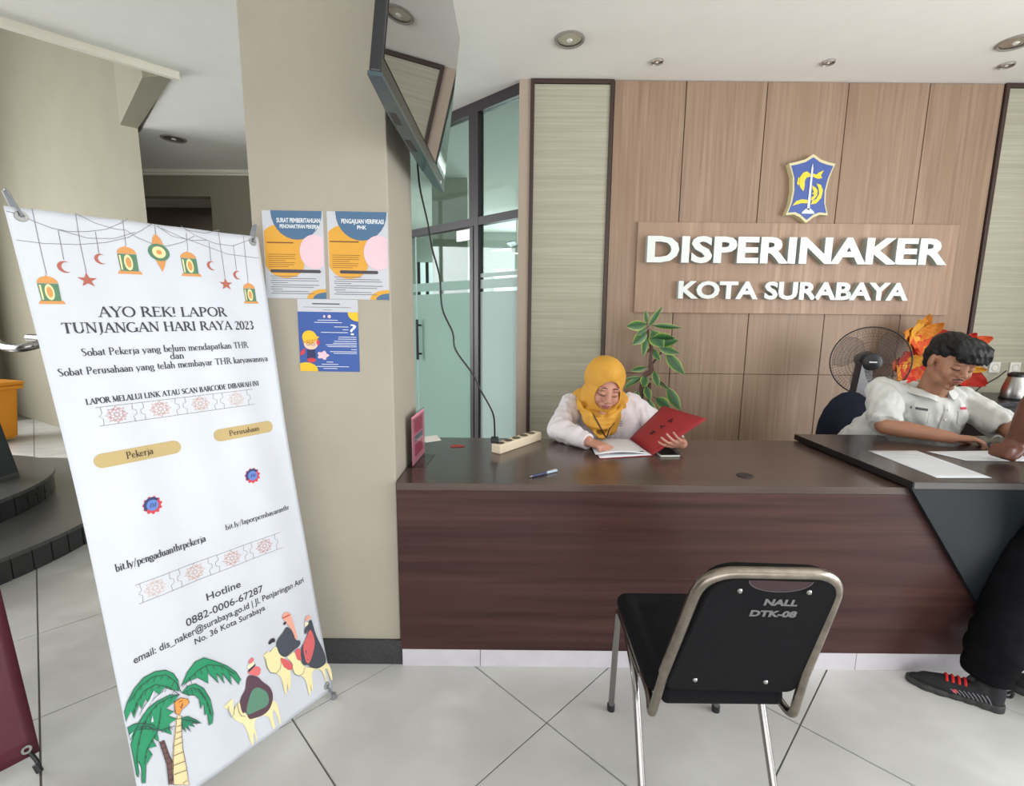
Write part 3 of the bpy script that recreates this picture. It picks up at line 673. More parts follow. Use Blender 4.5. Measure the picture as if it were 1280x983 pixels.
ILL = [('palm_print','trunk_back',[(65,185),(76,183),(81,136),(86,110),(75,57),(67,64),(71,116)]),('palm_print','trunk',[(116,224),(127,218),(119,172),(114,129),(114,75),(112,25),(77,55),(83,101),(96,157)]),('palm_print','frond',[(135,284),(136,316),(128,341),(113,359),(89,369),(60,369),(34,354),(13,330),(3,311),(3,284),(18,304),(21,282),(38,309),(41,294),(55,312),(60,293),(77,320),(87,305),(102,315),(116,301)]),('palm_print','frond',[(141,296),(161,324),(186,341),(211,338),(233,317),(266,281),(288,247),(297,217),(289,206),(272,247),(269,218),(251,265),(250,235),(235,275),(234,246),(213,290),(208,261),(184,294),(160,298)]),('palm_print','frond',[(139,277),(155,287),(175,282),(193,257),(204,215),(204,171),(196,147),(187,148),(189,182),(182,183),(185,215),(175,206),(176,234),(168,252),(151,263)]),('palm_print','frond',[(132,276),(111,289),(78,291),(52,286),(31,267),(15,245),(2,224),(2,169),(1,139),(6,133),(13,172),(15,150),(11,113),(18,107),(26,149),(44,166),(38,187),(56,180),(51,208),(64,187),(66,221),(96,185),(95,215),(115,216),(98,237),(112,239),(96,259),(116,264)]),('palm_print','frond_small',[(126,212),(141,207),(158,186),(170,167),(147,182),(152,168),(137,183),(141,161),(130,184),(129,168),(123,186)]),('palm_print','frond_small',[(3,269),(22,268),(41,256),(60,238),(66,221),(44,238),(19,253),(14,241),(4,234),(4,249)]),('palm_print','coconut',[(118,265),(134,266),(149,253),(151,241),(141,236),(131,233),(123,223),(114,233),(115,249)]),('camel_print','body',[(235,171),(250,176),(265,177),(266,168),(262,161),(261,140),(273,156),(282,154),(288,113),(313,84),(361,75),(380,103),(391,77),(391,30),(389,10),(384,16),(384,39),(375,72),(369,61),(369,10),(361,14),(356,67),(309,83),(310,8),(307,7),(304,50),(296,8),(291,8),(286,64),(280,87),(258,113),(253,131),(247,156),(236,167)]),('camel_print','cloak',[(321,219),(347,198),(357,175),(377,146),(383,120),(378,97),(362,78),(339,74),(316,81),(297,88),(293,117),(284,116),(281,131),(282,161),(305,181),(311,206)]),('camel_print','cloak_green',[(319,167),(338,169),(353,153),(366,132),(368,108),(357,93),(323,99),(298,102),(293,117)]),('camel_print','scarf',[(320,232),(346,234),(361,218),(356,201),(346,199),(322,220)]),('camel_print','hat',[(327,257),(340,266),(347,252),(330,248)]),('camel_print','face',[(321,248),(342,249),(344,239),(323,234)]),('camel_print','beard',[(319,231),(348,241),(346,234),(323,225)]),('camel_print','body',[(368,251),(384,252),(396,256),(396,246),(422,259),(438,219),(455,162),(452,125),(440,92),(435,97),(438,126),(427,87),(422,92),(421,149),(407,172),(384,192),(378,226),(380,247)]),('camel_print','saddle',[(426,218),(462,181),(465,152),(446,159),(433,180)]),('camel_print','cloak_dark',[(468,301),(480,285),(488,262),(492,238),(507,233),(506,216),(475,211),(446,202),(427,225),(423,262),(432,275),(453,286)]),('camel_print','scarf_light',[(464,348),(479,346),(489,335),(496,284),(500,239),(489,246),(488,270),(471,310),(459,332)]),('camel_print','band',[(458,336),(487,335),(487,330),(459,330)]),('camel_print','beard',[(459,317),(472,317),(465,306),(459,310)]),('camel_print','beard',[(398,279),(411,288),(423,283),(422,270),(412,274),(402,271)]),('camel_print','body',[(450,203),(466,205),(479,209),(497,151),(517,126),(573,103),(599,102),(608,63),(604,28),(598,32),(591,83),(579,86),(581,39),(575,41),(569,93),(528,115),(521,43),(515,45),(516,74),(508,35),(502,39),(502,91),(490,115),(469,131),(462,157),(468,169),(456,192)]),('camel_print','saddle',[(479,209),(503,210),(499,165),(484,172)]),('camel_print','cloak_dark',[(561,280),(566,273),(571,218),(588,163),(596,121),(590,100),(555,102),(528,121),(519,139),(500,145),(498,182),(507,211),(529,218),(544,254),(529,238),(528,258),(542,267)]),('camel_print','cloak_red',[(552,251),(562,223),(562,191),(538,153),(521,139),(513,152),(511,186),(513,212),(536,234)]),('camel_print','scarf_light',[(537,289),(548,299),(565,291),(562,283),(539,284)]),('camel_print','face',[(534,283),(550,276),(549,269),(533,265)])]
STRINGS = [[(2,1587),(23,1583),(45,1569),(75,1556),(107,1552),(147,1558),(186,1569),(220,1590),(238,1605)],[(6,1519),(56,1515),(119,1520),(180,1533),(231,1552),(265,1576),(296,1601)],[(89,1553),(144,1540),(201,1546),(249,1569)],[(129,1603),(165,1583),(205,1572),(229,1572),(251,1555),(285,1541),(323,1539),(365,1555),(399,1577)],[(306,1596),(340,1570),(390,1563),(434,1569)],[(368,1604),(405,1578),(458,1562),(511,1560),(591,1596)],[(316,1591),(368,1568),(431,1549),(492,1532),(590,1527)],[(378,1593),(432,1590),(476,1607)],[(48,1602),(46,1507),(46,1438)],[(87,1553),(85,1477)],[(129,1603),(125,1519),(125,1447)],[(162,1560),(160,1501)],[(226,1600),(222,1529)],[(301,1598),(299,1563)],[(379,1584),(374,1531)],[(439,1563),(434,1505)],[(474,1605),(469,1455)],[(513,1564),(510,1483)],[(550,1605),(541,1444)]]
VEINS = [[(138,278),(129,317),(111,347),(81,359),(48,352),(17,328)],[(132,276),(111,312),(83,336),(55,336),(33,316),(20,294)],[(132,276),(106,283),(77,284),(53,270),(33,246),(18,211),(7,169)],[(142,292),(161,303),(188,314),(217,313),(255,286),(283,244)],[(140,274),(164,278),(182,260),(194,222),(198,171)],[(66,217),(54,206),(35,189),(23,155)],[(66,217),(77,245),(85,271)],[(66,217),(87,209),(106,203)],[(66,217),(48,243),(26,256)],[(127,207),(146,193),(163,172)]]
TICKS = [[(133,299),(128,288)],[(127,320),(119,308)],[(117,337),(112,329)],[(104,350),(97,340)],[(87,356),(79,345)],[(70,357),(65,349)],[(52,352),(46,342)],[(34,341),(28,328)],[(121,296),(114,286)],[(108,315),(99,304)],[(92,328),(87,321)],[(77,336),(70,326)],[(61,336),(53,324)],[(47,329),(44,320)],[(35,318),(31,307)],[(27,306),(23,292)],[(115,281),(108,272)],[(97,284),(89,272)],[(77,284),(73,276)],[(61,275),(55,264)],[(46,262),(41,248)],[(33,246),(30,236)],[(23,223),(20,210)],[(14,197),(11,181)],[(152,298),(153,282)],[(164,304),(166,285)],[(179,311),(180,298)],[(194,314),(197,297)],[(211,313),(214,292)],[(230,304),(232,291)],[(250,289),(254,272)],[(267,268),(271,246)],[(151,276),(153,259)],[(161,278),(164,258)],[(170,272),(172,259)],[(178,264),(181,247)],[(185,251),(186,231)],[(190,234),(190,222)],[(194,216),(194,201)],[(196,194),(195,175)],[(59,210),(56,204)],[(50,203),(48,196)],[(39,192),(37,186)],[(31,175),(29,168)],[(70,228),(69,220)],[(75,239),(74,231)],[(78,250),(77,242)],[(81,260),(80,252)],[(74,214),(75,205)],[(83,210),(84,202)],[(91,208),(92,199)],[(98,205),(99,196)],[(58,227),(55,222)],[(51,237),(48,232)],[(43,245),(40,241)],[(34,250),(31,246)],[(134,202),(136,193)],[(142,196),(143,187)],[(149,189),(150,180)],[(156,180),(158,171)]]
SLITS = [[(74,322),(78,322),(66,300),(46,283),(34,280),(43,293),(62,307)],[(103,308),(94,301),(80,298),(67,296),(77,304)],[(61,264),(61,246),(55,249)],[(13,252),(4,238),(4,249)],[(11,170),(14,155),(12,133),(10,154)]]
BANDS = [[(116,216),(125,212)],[(111,197),(122,195)],[(106,182),(120,179)],[(101,167),(118,164)],[(96,152),(116,149)],[(90,128),(114,122)],[(85,104),(113,95)],[(82,80),(112,69)],[(98,41),(110,41)],[(66,180),(76,176)],[(67,166),(78,162)],[(69,150),(80,146)],[(69,135),(82,131)],[(70,120),(84,114)],[(69,105),(82,99)],[(69,89),(78,84)],[(68,75),(77,70)],[(126,258),(136,257)],[(127,245),(130,238),(134,246)],[(135,251),(130,238)]]
REINS = [[(273,156),(273,131),(278,113),(288,106)],[(248,165),(245,148),(248,130),(257,132),(265,155)],[(380,239),(380,209),(387,186),(407,172),(423,182),(429,201)],[(462,157),(466,135),(479,121),(495,120),(506,137)]]
# ------------------------------------------------------------------ white X-banner
TL, TR, BR, BL = V((-1.203,1.173,1.606)), V((-.868,1.679,1.623)), V((-.638,1.538,.027)), V((-.929,1.032,.062))
bn = ((TR-TL).cross(BR-TL)).normalized()
if bn.y > 0: bn = -bn
def SB(u, v, h=0):
    e = (abs(u-300)/300)**3*(1 if u < 300 else -1); u2 = u+e*13*math.sin(PI*max(0,min(1,v/1600)))
    a = u2/600; b = v/1600
    p = (TL*(1-a)+TR*a)*b+(BL*(1-a)+BR*a)*(1-b)
    wob = .0035*math.sin(a*9+b*2)*math.sin(PI*b)+.0018*math.sin(a*23+b*5)+.002*math.sin(b*14+a*3)
    return p+bn*(wob+h)
xb = empty('x_banner', 'white x-stand banner headed AYO REK! LAPOR, leaning back left of the pillar', 'banner')
M_ban = mat('banner_vinyl', (198,202,210), .45, bump=.05, bscale=9)
bm = bmesh.new(); NU, NV = 48, 96
G = [[bm.verts.new(SB(600*i/NU, 1600*j/NV)) for i in range(NU+1)] for j in range(NV+1)]
for j in range(NV):
    for i in range(NU): bm.faces.new((G[j][i],G[j][i+1],G[j+1][i+1],G[j+1][i]))
o = mesh_obj('banner_sheet', bm, M_ban, xb, smooth=True); md = o.modifiers.new('t','SOLIDIFY'); md.thickness = .0006; md.offset = 1 if (o.data.polygons[0].normal.dot(bn) < 0) else -1
s = Sheet(SB, xb, step=24)
H1 = .0012
T_dk = pm('banner_text', (58,60,66)); I_gold = pm('gold', (186,164,112)); I_rose = pm('rose', (172,96,80)); I_rose2 = pm('pale_rose', (226,196,184)); I_lant = pm('lantern_orange', (206,144,84)); I_lgr = pm('lantern_green', (84,124,96)); I_lye = pm('lantern_cream', (232,214,160)); I_str = pm('string_grey', (126,124,124))
# --- serif lettering drawn with strokes: (x0,y0,x1,y1,weight) thick 1 thin .45 ; arcs as polylines
CAP = {'A':(.78,[[(.08,0),(.38,1),'t'],[(.38,1),(.70,0),'T'],[(.2,.34),(.58,.34),'t']],[(.08,0),(.70,0)]),
'Y':(.74,[[(.08,1),(.37,.46),'T'],[(.66,1),(.37,.46),'t'],[(.37,.46),(.37,0),'T']],[(.08,1),(.66,1),(.37,0)]),
'O':(.84,[['o',.42,.5,.36,.5]],[]),
'R':(.76,[[(.17,0),(.17,1),'T'],['d',.17,.74,.36,.26],[(.38,.48),(.70,0),'T']],[(.17,0),(.17,1),(.70,0)]),
'E':(.66,[[(.17,0),(.17,1),'T'],[(.17,.985),(.58,.985),'t'],[(.17,.52),(.48,.52),'t'],[(.17,.015),(.60,.015),'t'],[(.585,.98),(.585,.84),'t'],[(.60,.02),(.60,.17),'t'],[(.48,.60),(.48,.44),'t']],[(.17,0),(.17,1)]),
'K':(.78,[[(.17,0),(.17,1),'T'],[(.66,1),(.2,.44),'t'],[(.32,.58),(.70,0),'T']],[(.17,0),(.17,1),(.66,1),(.70,0)]),
'L':(.62,[[(.17,0),(.17,1),'T'],[(.17,.015),(.58,.015),'t'],[(.58,.02),(.58,.2),'t']],[(.17,0),(.17,1)]),
'P':(.68,[[(.17,0),(.17,1),'T'],['d',.17,.73,.38,.27]],[(.17,0),(.17,1)]),
'T':(.72,[[(.36,0),(.36,1),'T'],[(.05,.985),(.67,.985),'t'],[(.06,.98),(.06,.82),'t'],[(.66,.98),(.66,.82),'t']],[(.36,0)]),
'U':(.82,[[(.15,1),(.15,.32),'T'],['u',.40,.32,.25,.32],[(.66,1),(.66,.32),'t']],[(.15,1),(.66,1)]),
'N':(.86,[[(.15,0),(.15,1),'t'],[(.15,1),(.70,0),'T'],[(.70,0),(.70,1),'t']],[(.15,0),(.12,1),(.70,1)]),
'J':(.44,[[(.26,1),(.26,.02),'T'],[(.26,.04),(.16,-.16),'t'],[(.16,-.16),(.04,-.2),'t']],[(.26,1)]),
'G':(.84,[['c',.42,.5,.36,.5],[(.72,.02),(.72,.42),'T']],[(.72,.42)]),
'H':(.86,[[(.16,0),(.16,1),'T'],[(.70,0),(.70,1),'T'],[(.16,.52),(.70,.52),'t']],[(.16,0),(.16,1),(.70,0),(.70,1)]),
'I':(.36,[[(.18,0),(.18,1),'T']],[(.18,0),(.18,1)]),
'M':(.98,[[(.13,0),(.18,1),'t'],[(.18,1),(.49,.04),'T'],[(.49,.04),(.80,1),'t'],[(.80,1),(.84,0),'T']],[(.13,0),(.18,1),(.80,1),(.84,0)]),
'S':(.58,[['s']],[]),
'C':(.74,[['c',.40,.5,.34,.5]],[]),
'B':(.70,[[(.17,0),(.17,1),'T'],['d',.17,.75,.34,.25],['d',.17,.265,.40,.265]],[(.17,0),(.17,1)]),
'D':(.80,[[(.17,0),(.17,1),'T'],['d',.17,.5,.50,.5]],[(.17,0),(.17,1)]),
'W':(1.04,[[(.08,1),(.30,0),'T'],[(.30,0),(.52,.96),'t'],[(.52,.96),(.74,0),'T'],[(.74,0),(.96,1),'t']],[(.08,1),(.52,1),(.96,1)]),
'!':(.32,[[(.16,1),(.16,.3),'T'],[(.16,.08),(.16,-.01),'T']],[]),
' ':(.32,[],[]),
'2':(.52,[[(.08,.78),(.12,.93),'t'],[(.12,.93),(.25,1),'t'],[(.25,1),(.38,.93),'t'],[(.38,.93),(.42,.78),'T'],[(.42,.78),(.36,.58),'T'],[(.36,.58),(.06,.04),'t'],[(.06,.04),(.47,.04),'T']],[]),
'0':(.54,[['o',.27,.5,.19,.5]],[]),
'3':(.50,[[(.08,.9),(.23,1),'t'],[(.23,1),(.38,.9),'T'],[(.38,.9),(.36,.66),'T'],[(.36,.66),(.2,.54),'t'],[(.2,.54),(.40,.42),'t'],[(.40,.42),(.42,.18),'T'],[(.42,.18),(.24,0),'T'],[(.24,0),(.06,.08),'t']],[])}
XH = .62
LOW = {'a':(.48,[['n',.24,.44,.13,.17],[(.37,.46),(.37,.05),'T'],[(.37,.05),(.45,0),'t'],['o',.22,.17,.15,.17],[(.11,.46),(.13,.53),'t']],[]),
'b':(.54,[[(.12,1.02),(.12,.02),'T'],['D',.12,.30,.33,.30]],[(.10,1.02)]),
'd':(.54,[['c',.25,.30,.19,.30],[(.42,1.02),(.42,.0),'T']],[(.40,1.02)]),
'e':(.46,[['c',.23,.30,.18,.30],[(.07,.34),(.39,.34),'t'],[(.39,.34),(.34,.54),'t']],[]),
'g':(.50,[['o',.22,.38,.16,.22],['o',.23,-.12,.19,.14],[(.14,.18),(.10,.04),'t'],[(.36,.54),(.47,.58),'t']],[]),
'h':(.56,[[(.13,1.02),(.13,0),'T'],['n',.28,.34,.15,.26],[(.43,.36),(.43,0),'T']],[(.13,0),(.43,0),(.11,1.02)]),
'j':(.28,[[(.16,.6),(.16,-.1),'T'],[(.16,-.1),(.02,-.26),'t'],[(.16,.88),(.16,.8),'T']],[(.14,.6)]),
'k':(.54,[[(.13,1.02),(.13,0),'T'],[(.42,.6),(.15,.28),'t'],[(.22,.36),(.48,0),'T']],[(.13,0),(.11,1.02),(.42,.6),(.48,0)]),
'l':(.28,[[(.14,1.02),(.14,0),'T']],[(.14,0),(.12,1.02)]),
'm':(.84,[[(.13,.6),(.13,0),'T'],['n',.28,.34,.15,.26],[(.42,.36),(.42,0),'T'],['n',.57,.34,.15,.26],[(.72,.36),(.72,0),'T']],[(.13,0),(.42,0),(.72,0),(.11,.6)]),
'n':(.56,[[(.13,.6),(.13,0),'T'],['n',.28,.34,.15,.26],[(.43,.36),(.43,0),'T']],[(.13,0),(.43,0),(.11,.6)]),
'o':(.50,[['o',.25,.30,.19,.30]],[]),
'p':(.54,[[(.13,.6),(.13,-.28),'T'],['D',.13,.30,.33,.30]],[(.13,-.28),(.11,.6)]),
'r':(.40,[[(.13,.6),(.13,0),'T'],[(.13,.4),(.24,.58),'t'],[(.24,.58),(.35,.55),'T']],[(.13,0),(.11,.6)]),
's':(.38,[[(.32,.5),(.2,.6),'t'],[(.2,.6),(.08,.5),'T'],[(.08,.5),(.12,.36),'T'],[(.12,.36),(.3,.22),'T'],[(.3,.22),(.28,.06),'T'],[(.28,.06),(.16,0),'t'],[(.16,0),(.05,.12),'t']],[]),
't':(.34,[[(.15,.82),(.15,.08),'T'],[(.04,.58),(.30,.58),'t'],[(.15,.06),(.30,.02),'t']],[]),
'u':(.56,[[(.13,.6),(.13,.2),'T'],['u',.27,.2,.14,.2],[(.42,.6),(.42,0),'T']],[(.11,.6),(.40,.6)]),
'w':(.76,[[(.06,.6),(.22,0),'T'],[(.22,0),(.38,.58),'t'],[(.38,.58),(.54,0),'T'],[(.54,0),(.70,.6),'t']],[(.06,.6),(.38,.6),(.70,.6)]),
'y':(.52,[[(.06,.6),(.26,0),'T'],[(.46,.6),(.26,0),'t'],[(.26,0),(.10,-.26),'t']],[(.06,.6),(.46,.6)]),
'i':(.28,[[(.14,.6),(.14,0),'T'],[(.14,.9),(.14,.8),'T']],[(.14,0),(.12,.6)]),
'.':(.22,[[(.11,.1),(.11,0),'T']],[]),'/':(.40,[[(.06,-.12),(.34,1.04),'t']],[])}
def serif(bm, txt, x0, x1, y0, y1, wt=.15, small=False):
    adv = sum(({**CAP,**LOW}[c])[0] for c in txt); sx = (x1-x0)/adv; sy = (y1-y0); x = 0
    TH = wt*sy; tn = TH*.42
    def seg(a, b, w):
        a = V((x0+(x+a[0])*sx, y0+a[1]*sy, 0)); b = V((x0+(x+b[0])*sx, y0+b[1]*sy, 0)); d = (b-a)
        if d.length < 1e-6: return
        d.normalize(); q = V((-d.y,d.x,0))*w/2; bm.faces.new([bm.verts.new(p) for p in (a-q,b-q,b+q,a+q)])
    def arc(cx, cy, rx, ry, a0, a1, n=14):
        P = [(cx+rx*math.cos(math.radians(a0+(a1-a0)*k/n)), cy+ry*math.sin(math.radians(a0+(a1-a0)*k/n)), abs(math.cos(math.radians(a0+(a1-a0)*k/n)))) for k in range(n+1)]
        L = []
        for k,(px,py,c) in enumerate(P):
            w = tn+(TH-tn)*c; a = math.radians(a0+(a1-a0)*k/n); nx, ny = math.cos(a), math.sin(a)
            p = V((x0+(x+px)*sx, y0+py*sy, 0)); q = V((nx*w/2, ny*w/2, 0)); L.append((bm.verts.new(p-q), bm.verts.new(p+q)))
        for k in range(n): bm.faces.new((L[k][0],L[k+1][0],L[k+1][1],L[k][1]))
    for c in txt:
        A, st, se = ({**CAP,**LOW})[c]
        for t in st:
            if t[0] == 'o': arc(*t[1:5], 0, 360, 22)
            elif t[0] == 'c': arc(*t[1:5], 48, 318, 18)
            elif t[0] == 'd':
                arc(t[1]+t[3]*.35, t[2], t[3]*.65, t[4]*.97, -90, 90); seg((t[1],t[2]+t[4]*.97),(t[1]+t[3]*.36,t[2]+t[4]*.97),tn); seg((t[1],t[2]-t[4]*.97),(t[1]+t[3]*.36,t[2]-t[4]*.97),tn)
            elif t[0] == 'D': arc(t[1]+t[3]*.42, t[2], t[3]*.58, t[4], -150, 150)
            elif t[0] == 'n': arc(*t[1:5], 0, 170, 8)
            elif t[0] == 'u': arc(*t[1:5], 180, 360, 10)
            elif t[0] == 's':
                for a,b,w in (((.48,.84),(.40,.97),tn),((.40,.97),(.24,1.0),tn),((.24,1.0),(.12,.88),TH*.7),((.12,.88),(.12,.70),TH),((.12,.70),(.28,.54),TH),((.28,.54),(.44,.38),TH),((.44,.38),(.46,.18),TH),((.46,.18),(.34,.03),TH*.7),((.34,.03),(.2,0),tn),((.2,0),(.08,.16),tn)): seg(a,b,w)
            else: seg(t[0], t[1], TH if t[2] == 'T' else tn)
        for q in se:
            k = .105 if not c.islower() else .075
            seg((q[0]-k-.02,q[1]),(q[0]+k+.02,q[1]),tn*.95)
        x += A
def stext(name, items, m, h=H1):
    for it in items:
        bm = bmesh.new(); serif(bm, *it[:5], **(it[5] if len(it) > 5 else {})); s.put(name, bm, m, h)
stext('lettering', [('AYO REK! LAPOR',132,452,1332,1359,dict(wt=.19)),('TUNJANGAN HARI RAYA 2023',50,536,1290,1316,dict(wt=.19))], T_dk)
stext('lettering', [('Sobat Pekerja yang belum mendapatkan THR',78,506,1230,1249,dict(wt=.16)),('dan',276,312,1208,1227,dict(wt=.16)),('Sobat Perusahaan yang telah membayar THR karyawannya',22,568,1182,1201,dict(wt=.16))], T_dk)
stext('lettering', [('LAPOR MELALUI LINK ATAU SCAN BARCODE DIBAWAH INI',64,522,1104,1119,dict(wt=.2))], T_dk)
def pill(x0, x1, y0, y1): r = (y1-y0)/2; return circ(x1-r,(y0+y1)/2,r,r,12,-90,90)+circ(x0+r,(y0+y1)/2,r,r,12,90,270)
s.poly('gold_label', [pill(52,260,936,974)], I_gold, H1); s.poly('gold_label', [pill(352,548,946,984)], I_gold, H1)
stext('lettering', [('Pekerja',124,190,948,966,dict(wt=.17)),('Perusahaan',396,496,958,974,dict(wt=.17))], pm('dark_brown_text',(70,52,40)), H1+.0006)
stext('lettering', [('bit.ly/pengaduanthrpekerja',48,276,663,683,dict(wt=.17)),('bit.ly/laporpembayaranthr',334,556,676,692,dict(wt=.17))], T_dk)
# gear emblems that stood in the middle of the codes
for gx, gy in ((161,809),(444,819)):
    s.poly('gear_emblem', [[(gx+r_*math.cos(a),gy+r_*math.sin(a)) for k in range(44) for a,r_ in (((2*PI*k/44), 25 if k%4 < 2 else 21),)]], I_red, H1)
    s.poly('gear_emblem_navy', [circ(gx,gy,22,22,20,35,215)+[(gx-12,gy-4)]], pm('navy2',(52,58,104)), H1+.0004)
    s.poly('gear_emblem_blue', [circ(gx,gy,15)], pm('blue3',(96,128,196)), H1+.0008)
    s.line('gear_emblem_swirl', [[(gx-7,gy-5),(gx-2,gy+6),(gx+3,gy+2),(gx-1,gy-4),(gx+6,gy-3),(gx+8,gy+5)]], 2.4, pm('navy2',(52,58,104)), H1+.0012)
s.text('lettering', [('Hotline',250,348,490,512,dict(bold=.012)),('0882-0006-67287',184,414,445,468,dict(bold=.008)),('email: dis_naker@surabaya.go.id | Jl. Penjaringan Asri',46,562,414,434,dict(bold=.012)),('No. 36 Kota Surabaya',196,410,385,403,dict(bold=.012))], T_dk, H1)
# patterned bands
def band(x0, x1, y0, y1, cols):
    s.line('pattern_border', [[(x0,y0),(x1,y0)],[(x0,y1),(x1,y1)]], 1.2, I_str, H1)
    n = 4; w = (x1-x0)/n; cy = (y0+y1)/2; r = (y1-y0)/2*.94; P = []
    for k in range(n):
        cx = x0+w*(k+.42); st = []
        for rot, rr in ((0,1),(PI/8,.85)):
            st.append([(cx+rr*r*(1.15 if j%2 == 0 else .62)*math.cos(rot+j*PI/8), cy+rr*r*(1.0 if j%2 == 0 else .58)*math.sin(rot+j*PI/8)) for j in range(16)])
        st.append([(cx+r*(.42 if j%2 == 0 else .18)*math.cos(j*PI/8), cy+r*(.42 if j%2 == 0 else .18)*math.sin(j*PI/8)) for j in range(16)])
        s.line('star_motif', st, 1.5, cols[k], H1+.0002, closed=True)
        e = cx+w*.5
        P += [[(e-12,y1),(e-14,cy+10),(e-5,cy+5),(e-5,cy-5),(e-14,cy-10),(e-12,y0)],[(e+12,y1),(e+14,cy+10),(e+5,cy+5),(e+5,cy-5),(e+14,cy-10),(e+12,y0)]]
    P += [[(x0+10,y1),(x0+12,cy+8),(x0+4,cy),(x0+12,cy-8),(x0+10,y0)]]
    s.line('pattern_line', [p for p in P if max(q[0] for q in p) < x1+2], 1.0, I_str, H1+.0001)
rc = [pm('rose%d'%k, c) for k,c in enumerate(((190,108,94),(204,134,104),(206,150,120),(212,172,152)))]
band(81,496,1045,1094,rc); band(84,502,560,612,rc[::-1])
# hanging ornaments
s.line('string', STRINGS[:8], 1.5, I_str, H1); s.line('string', STRINGS[8:], 1.3, I_str, H1)
def lantern(x, y0, y1):
    h = y1-y0; w = h*.30
    TP = [[(x-w*.9,y1-h*.30)]+[(x+w*.9*math.cos(a), y1-h*.30+h*.24*math.sin(a)) for a in [PI*(1-k/8) for k in range(9)]]+[(x+w*.9,y1-h*.30)],[(x-w*1.15,y0),(x+w*1.15,y0),(x+w,y0+h*.11),(x-w,y0+h*.11)],[(x-3,y1-h*.08),(x+3,y1-h*.08),(x,y1)]]
    for nm_,q_ in zip(('lantern_top','lantern_base','lantern_ring'),TP): s.poly(nm_, [q_], I_lant, H1)
    s.poly('lantern_glass', [[(x-w*.88,y1-h*.31),(x-w*.84,y0+h*.10),(x+w*.84,y0+h*.10),(x+w*.88,y1-h*.31)]], I_lgr, H1+.0002)
    s.poly('lantern_light', [circ(x,y0+h*.40,w*.40,h*.27),[(x-w*.78,y1-h*.36),(x-w*.62,y1-h*.36),(x-w*.62,y0+h*.14),(x-w*.76,y0+h*.14)]], I_lye, H1+.0005)
    s.poly('lantern_flame', [circ(x,y0+h*.40,w*.25,h*.18)], I_lant, H1+.0008)
for a in ((44,1364,1438),(220,1450,1530),(372,1453,1531),(541,1374,1445)): lantern(*a)
s.poly('lantern_top', [[(289,1560),(298,1572),(308,1560),(314,1540),(284,1540)]], I_lant, H1); s.poly('lantern_tail', [[(286,1496),(312,1496),(306,1478),(298,1462),(292,1478)]], I_lant, H1); s.poly('lantern_glass', [circ(298,1518,27,25)], I_lgr, H1+.0003); s.poly('lantern_light', [circ(298,1518,17,17)], I_lye, H1+.0006); s.poly('lantern_flame', [circ(298,1518,7,7)], I_lant, H1+.0009)
for x,y,r in ((84,1459,15),(162,1487,14),(434,1490,14),(511,1466,14)):
    O = circ(x,y,r,r,18,50,310); N_ = circ(x+r*.34,y,r*.80,r*.84,18,58,302)
    s.poly('crescent', [[O[0]]+O[1:-1]+[O[-1]]+N_[::-1]], I_rose, H1)
for x,y in ((124,1428),(468,1434)):
    s.poly('star', [[(x+(22 if k%2 == 0 else 8.5)*math.sin(k*PI/5), y+(20 if k%2 == 0 else 8)*math.cos(k*PI/5)) for k in range(10)]], I_rose, H1)
cols = {'trunk_back':pm('trunk_brown',(112,80,76)),'trunk':pm('trunk_cream',(232,210,160)),'frond':pm('leaf_green',(34,140,96)),'frond_small':pm('leaf_green2',(32,128,92)),'coconut':pm('coconut_orange',(226,148,70)),
 'body':pm('camel_cream',(230,218,166)),'cloak':pm('plum',(84,58,70)),'cloak_green':pm('cloak_green',(88,132,110)),'scarf':pm('scarf_red',(214,108,108)),'hat':pm('scarf_red',(214,108,108)),'face':pm('face_cream',(236,222,190)),'beard':pm('beard_black',(46,40,50)),'saddle':pm('saddle_red',(206,92,92)),'cloak_dark':pm('slate',(64,68,78)),'scarf_light':pm('scarf_peach',(228,160,140)),'band':pm('band_red',(190,80,70)),'cloak_red':pm('cloak_red',(206,96,98))}
hh = H1
def chaikin(P):
    for _ in range(2):
        Q = []
        for i in range(len(P)):
            a, b = P[i-1], P[i]; Q += [(a[0]*.78+b[0]*.22,a[1]*.78+b[1]*.22),(a[0]*.22+b[0]*.78,a[1]*.22+b[1]*.78)]
        P = Q
    return P
for nm, key, P in ILL:
    hh += .00012
    if nm == 'camel_print': P = chaikin(P)
    s.poly({'palm_print':'palm_print_','camel_print':'rider_print_'}[nm]+key, [[(max(3,x),max(4,y)) for x,y in P]], cols[key], hh)
I_out = pm('outline', (54,50,60))
for nm, key, P in ILL:
    if nm == 'palm_print': s.line('palm_outline', [[(max(3,x),max(4,y)) for x,y in P]], 1.3, I_out, hh+.0004, closed=True)
s.line('palm_vein', VEINS, 1.4, I_out, hh+.0006); s.line('palm_vein', TICKS, 1.2, I_out, hh+.0006); s.poly('palm_gap', SLITS, M_ban, hh+.0005)
s.line('trunk_band', BANDS, 1.4, I_out, hh+.0006); s.line('rein', REINS, 1.2, I_out, hh+.0006)
for m_ in ('palm_vein','palm_vein.001','palm_gap','trunk_band','pattern_line','pattern_line.001','star_motif'):
    if m_ in bpy.data.objects: bpy.data.objects[m_]['kind'] = 'stuff'
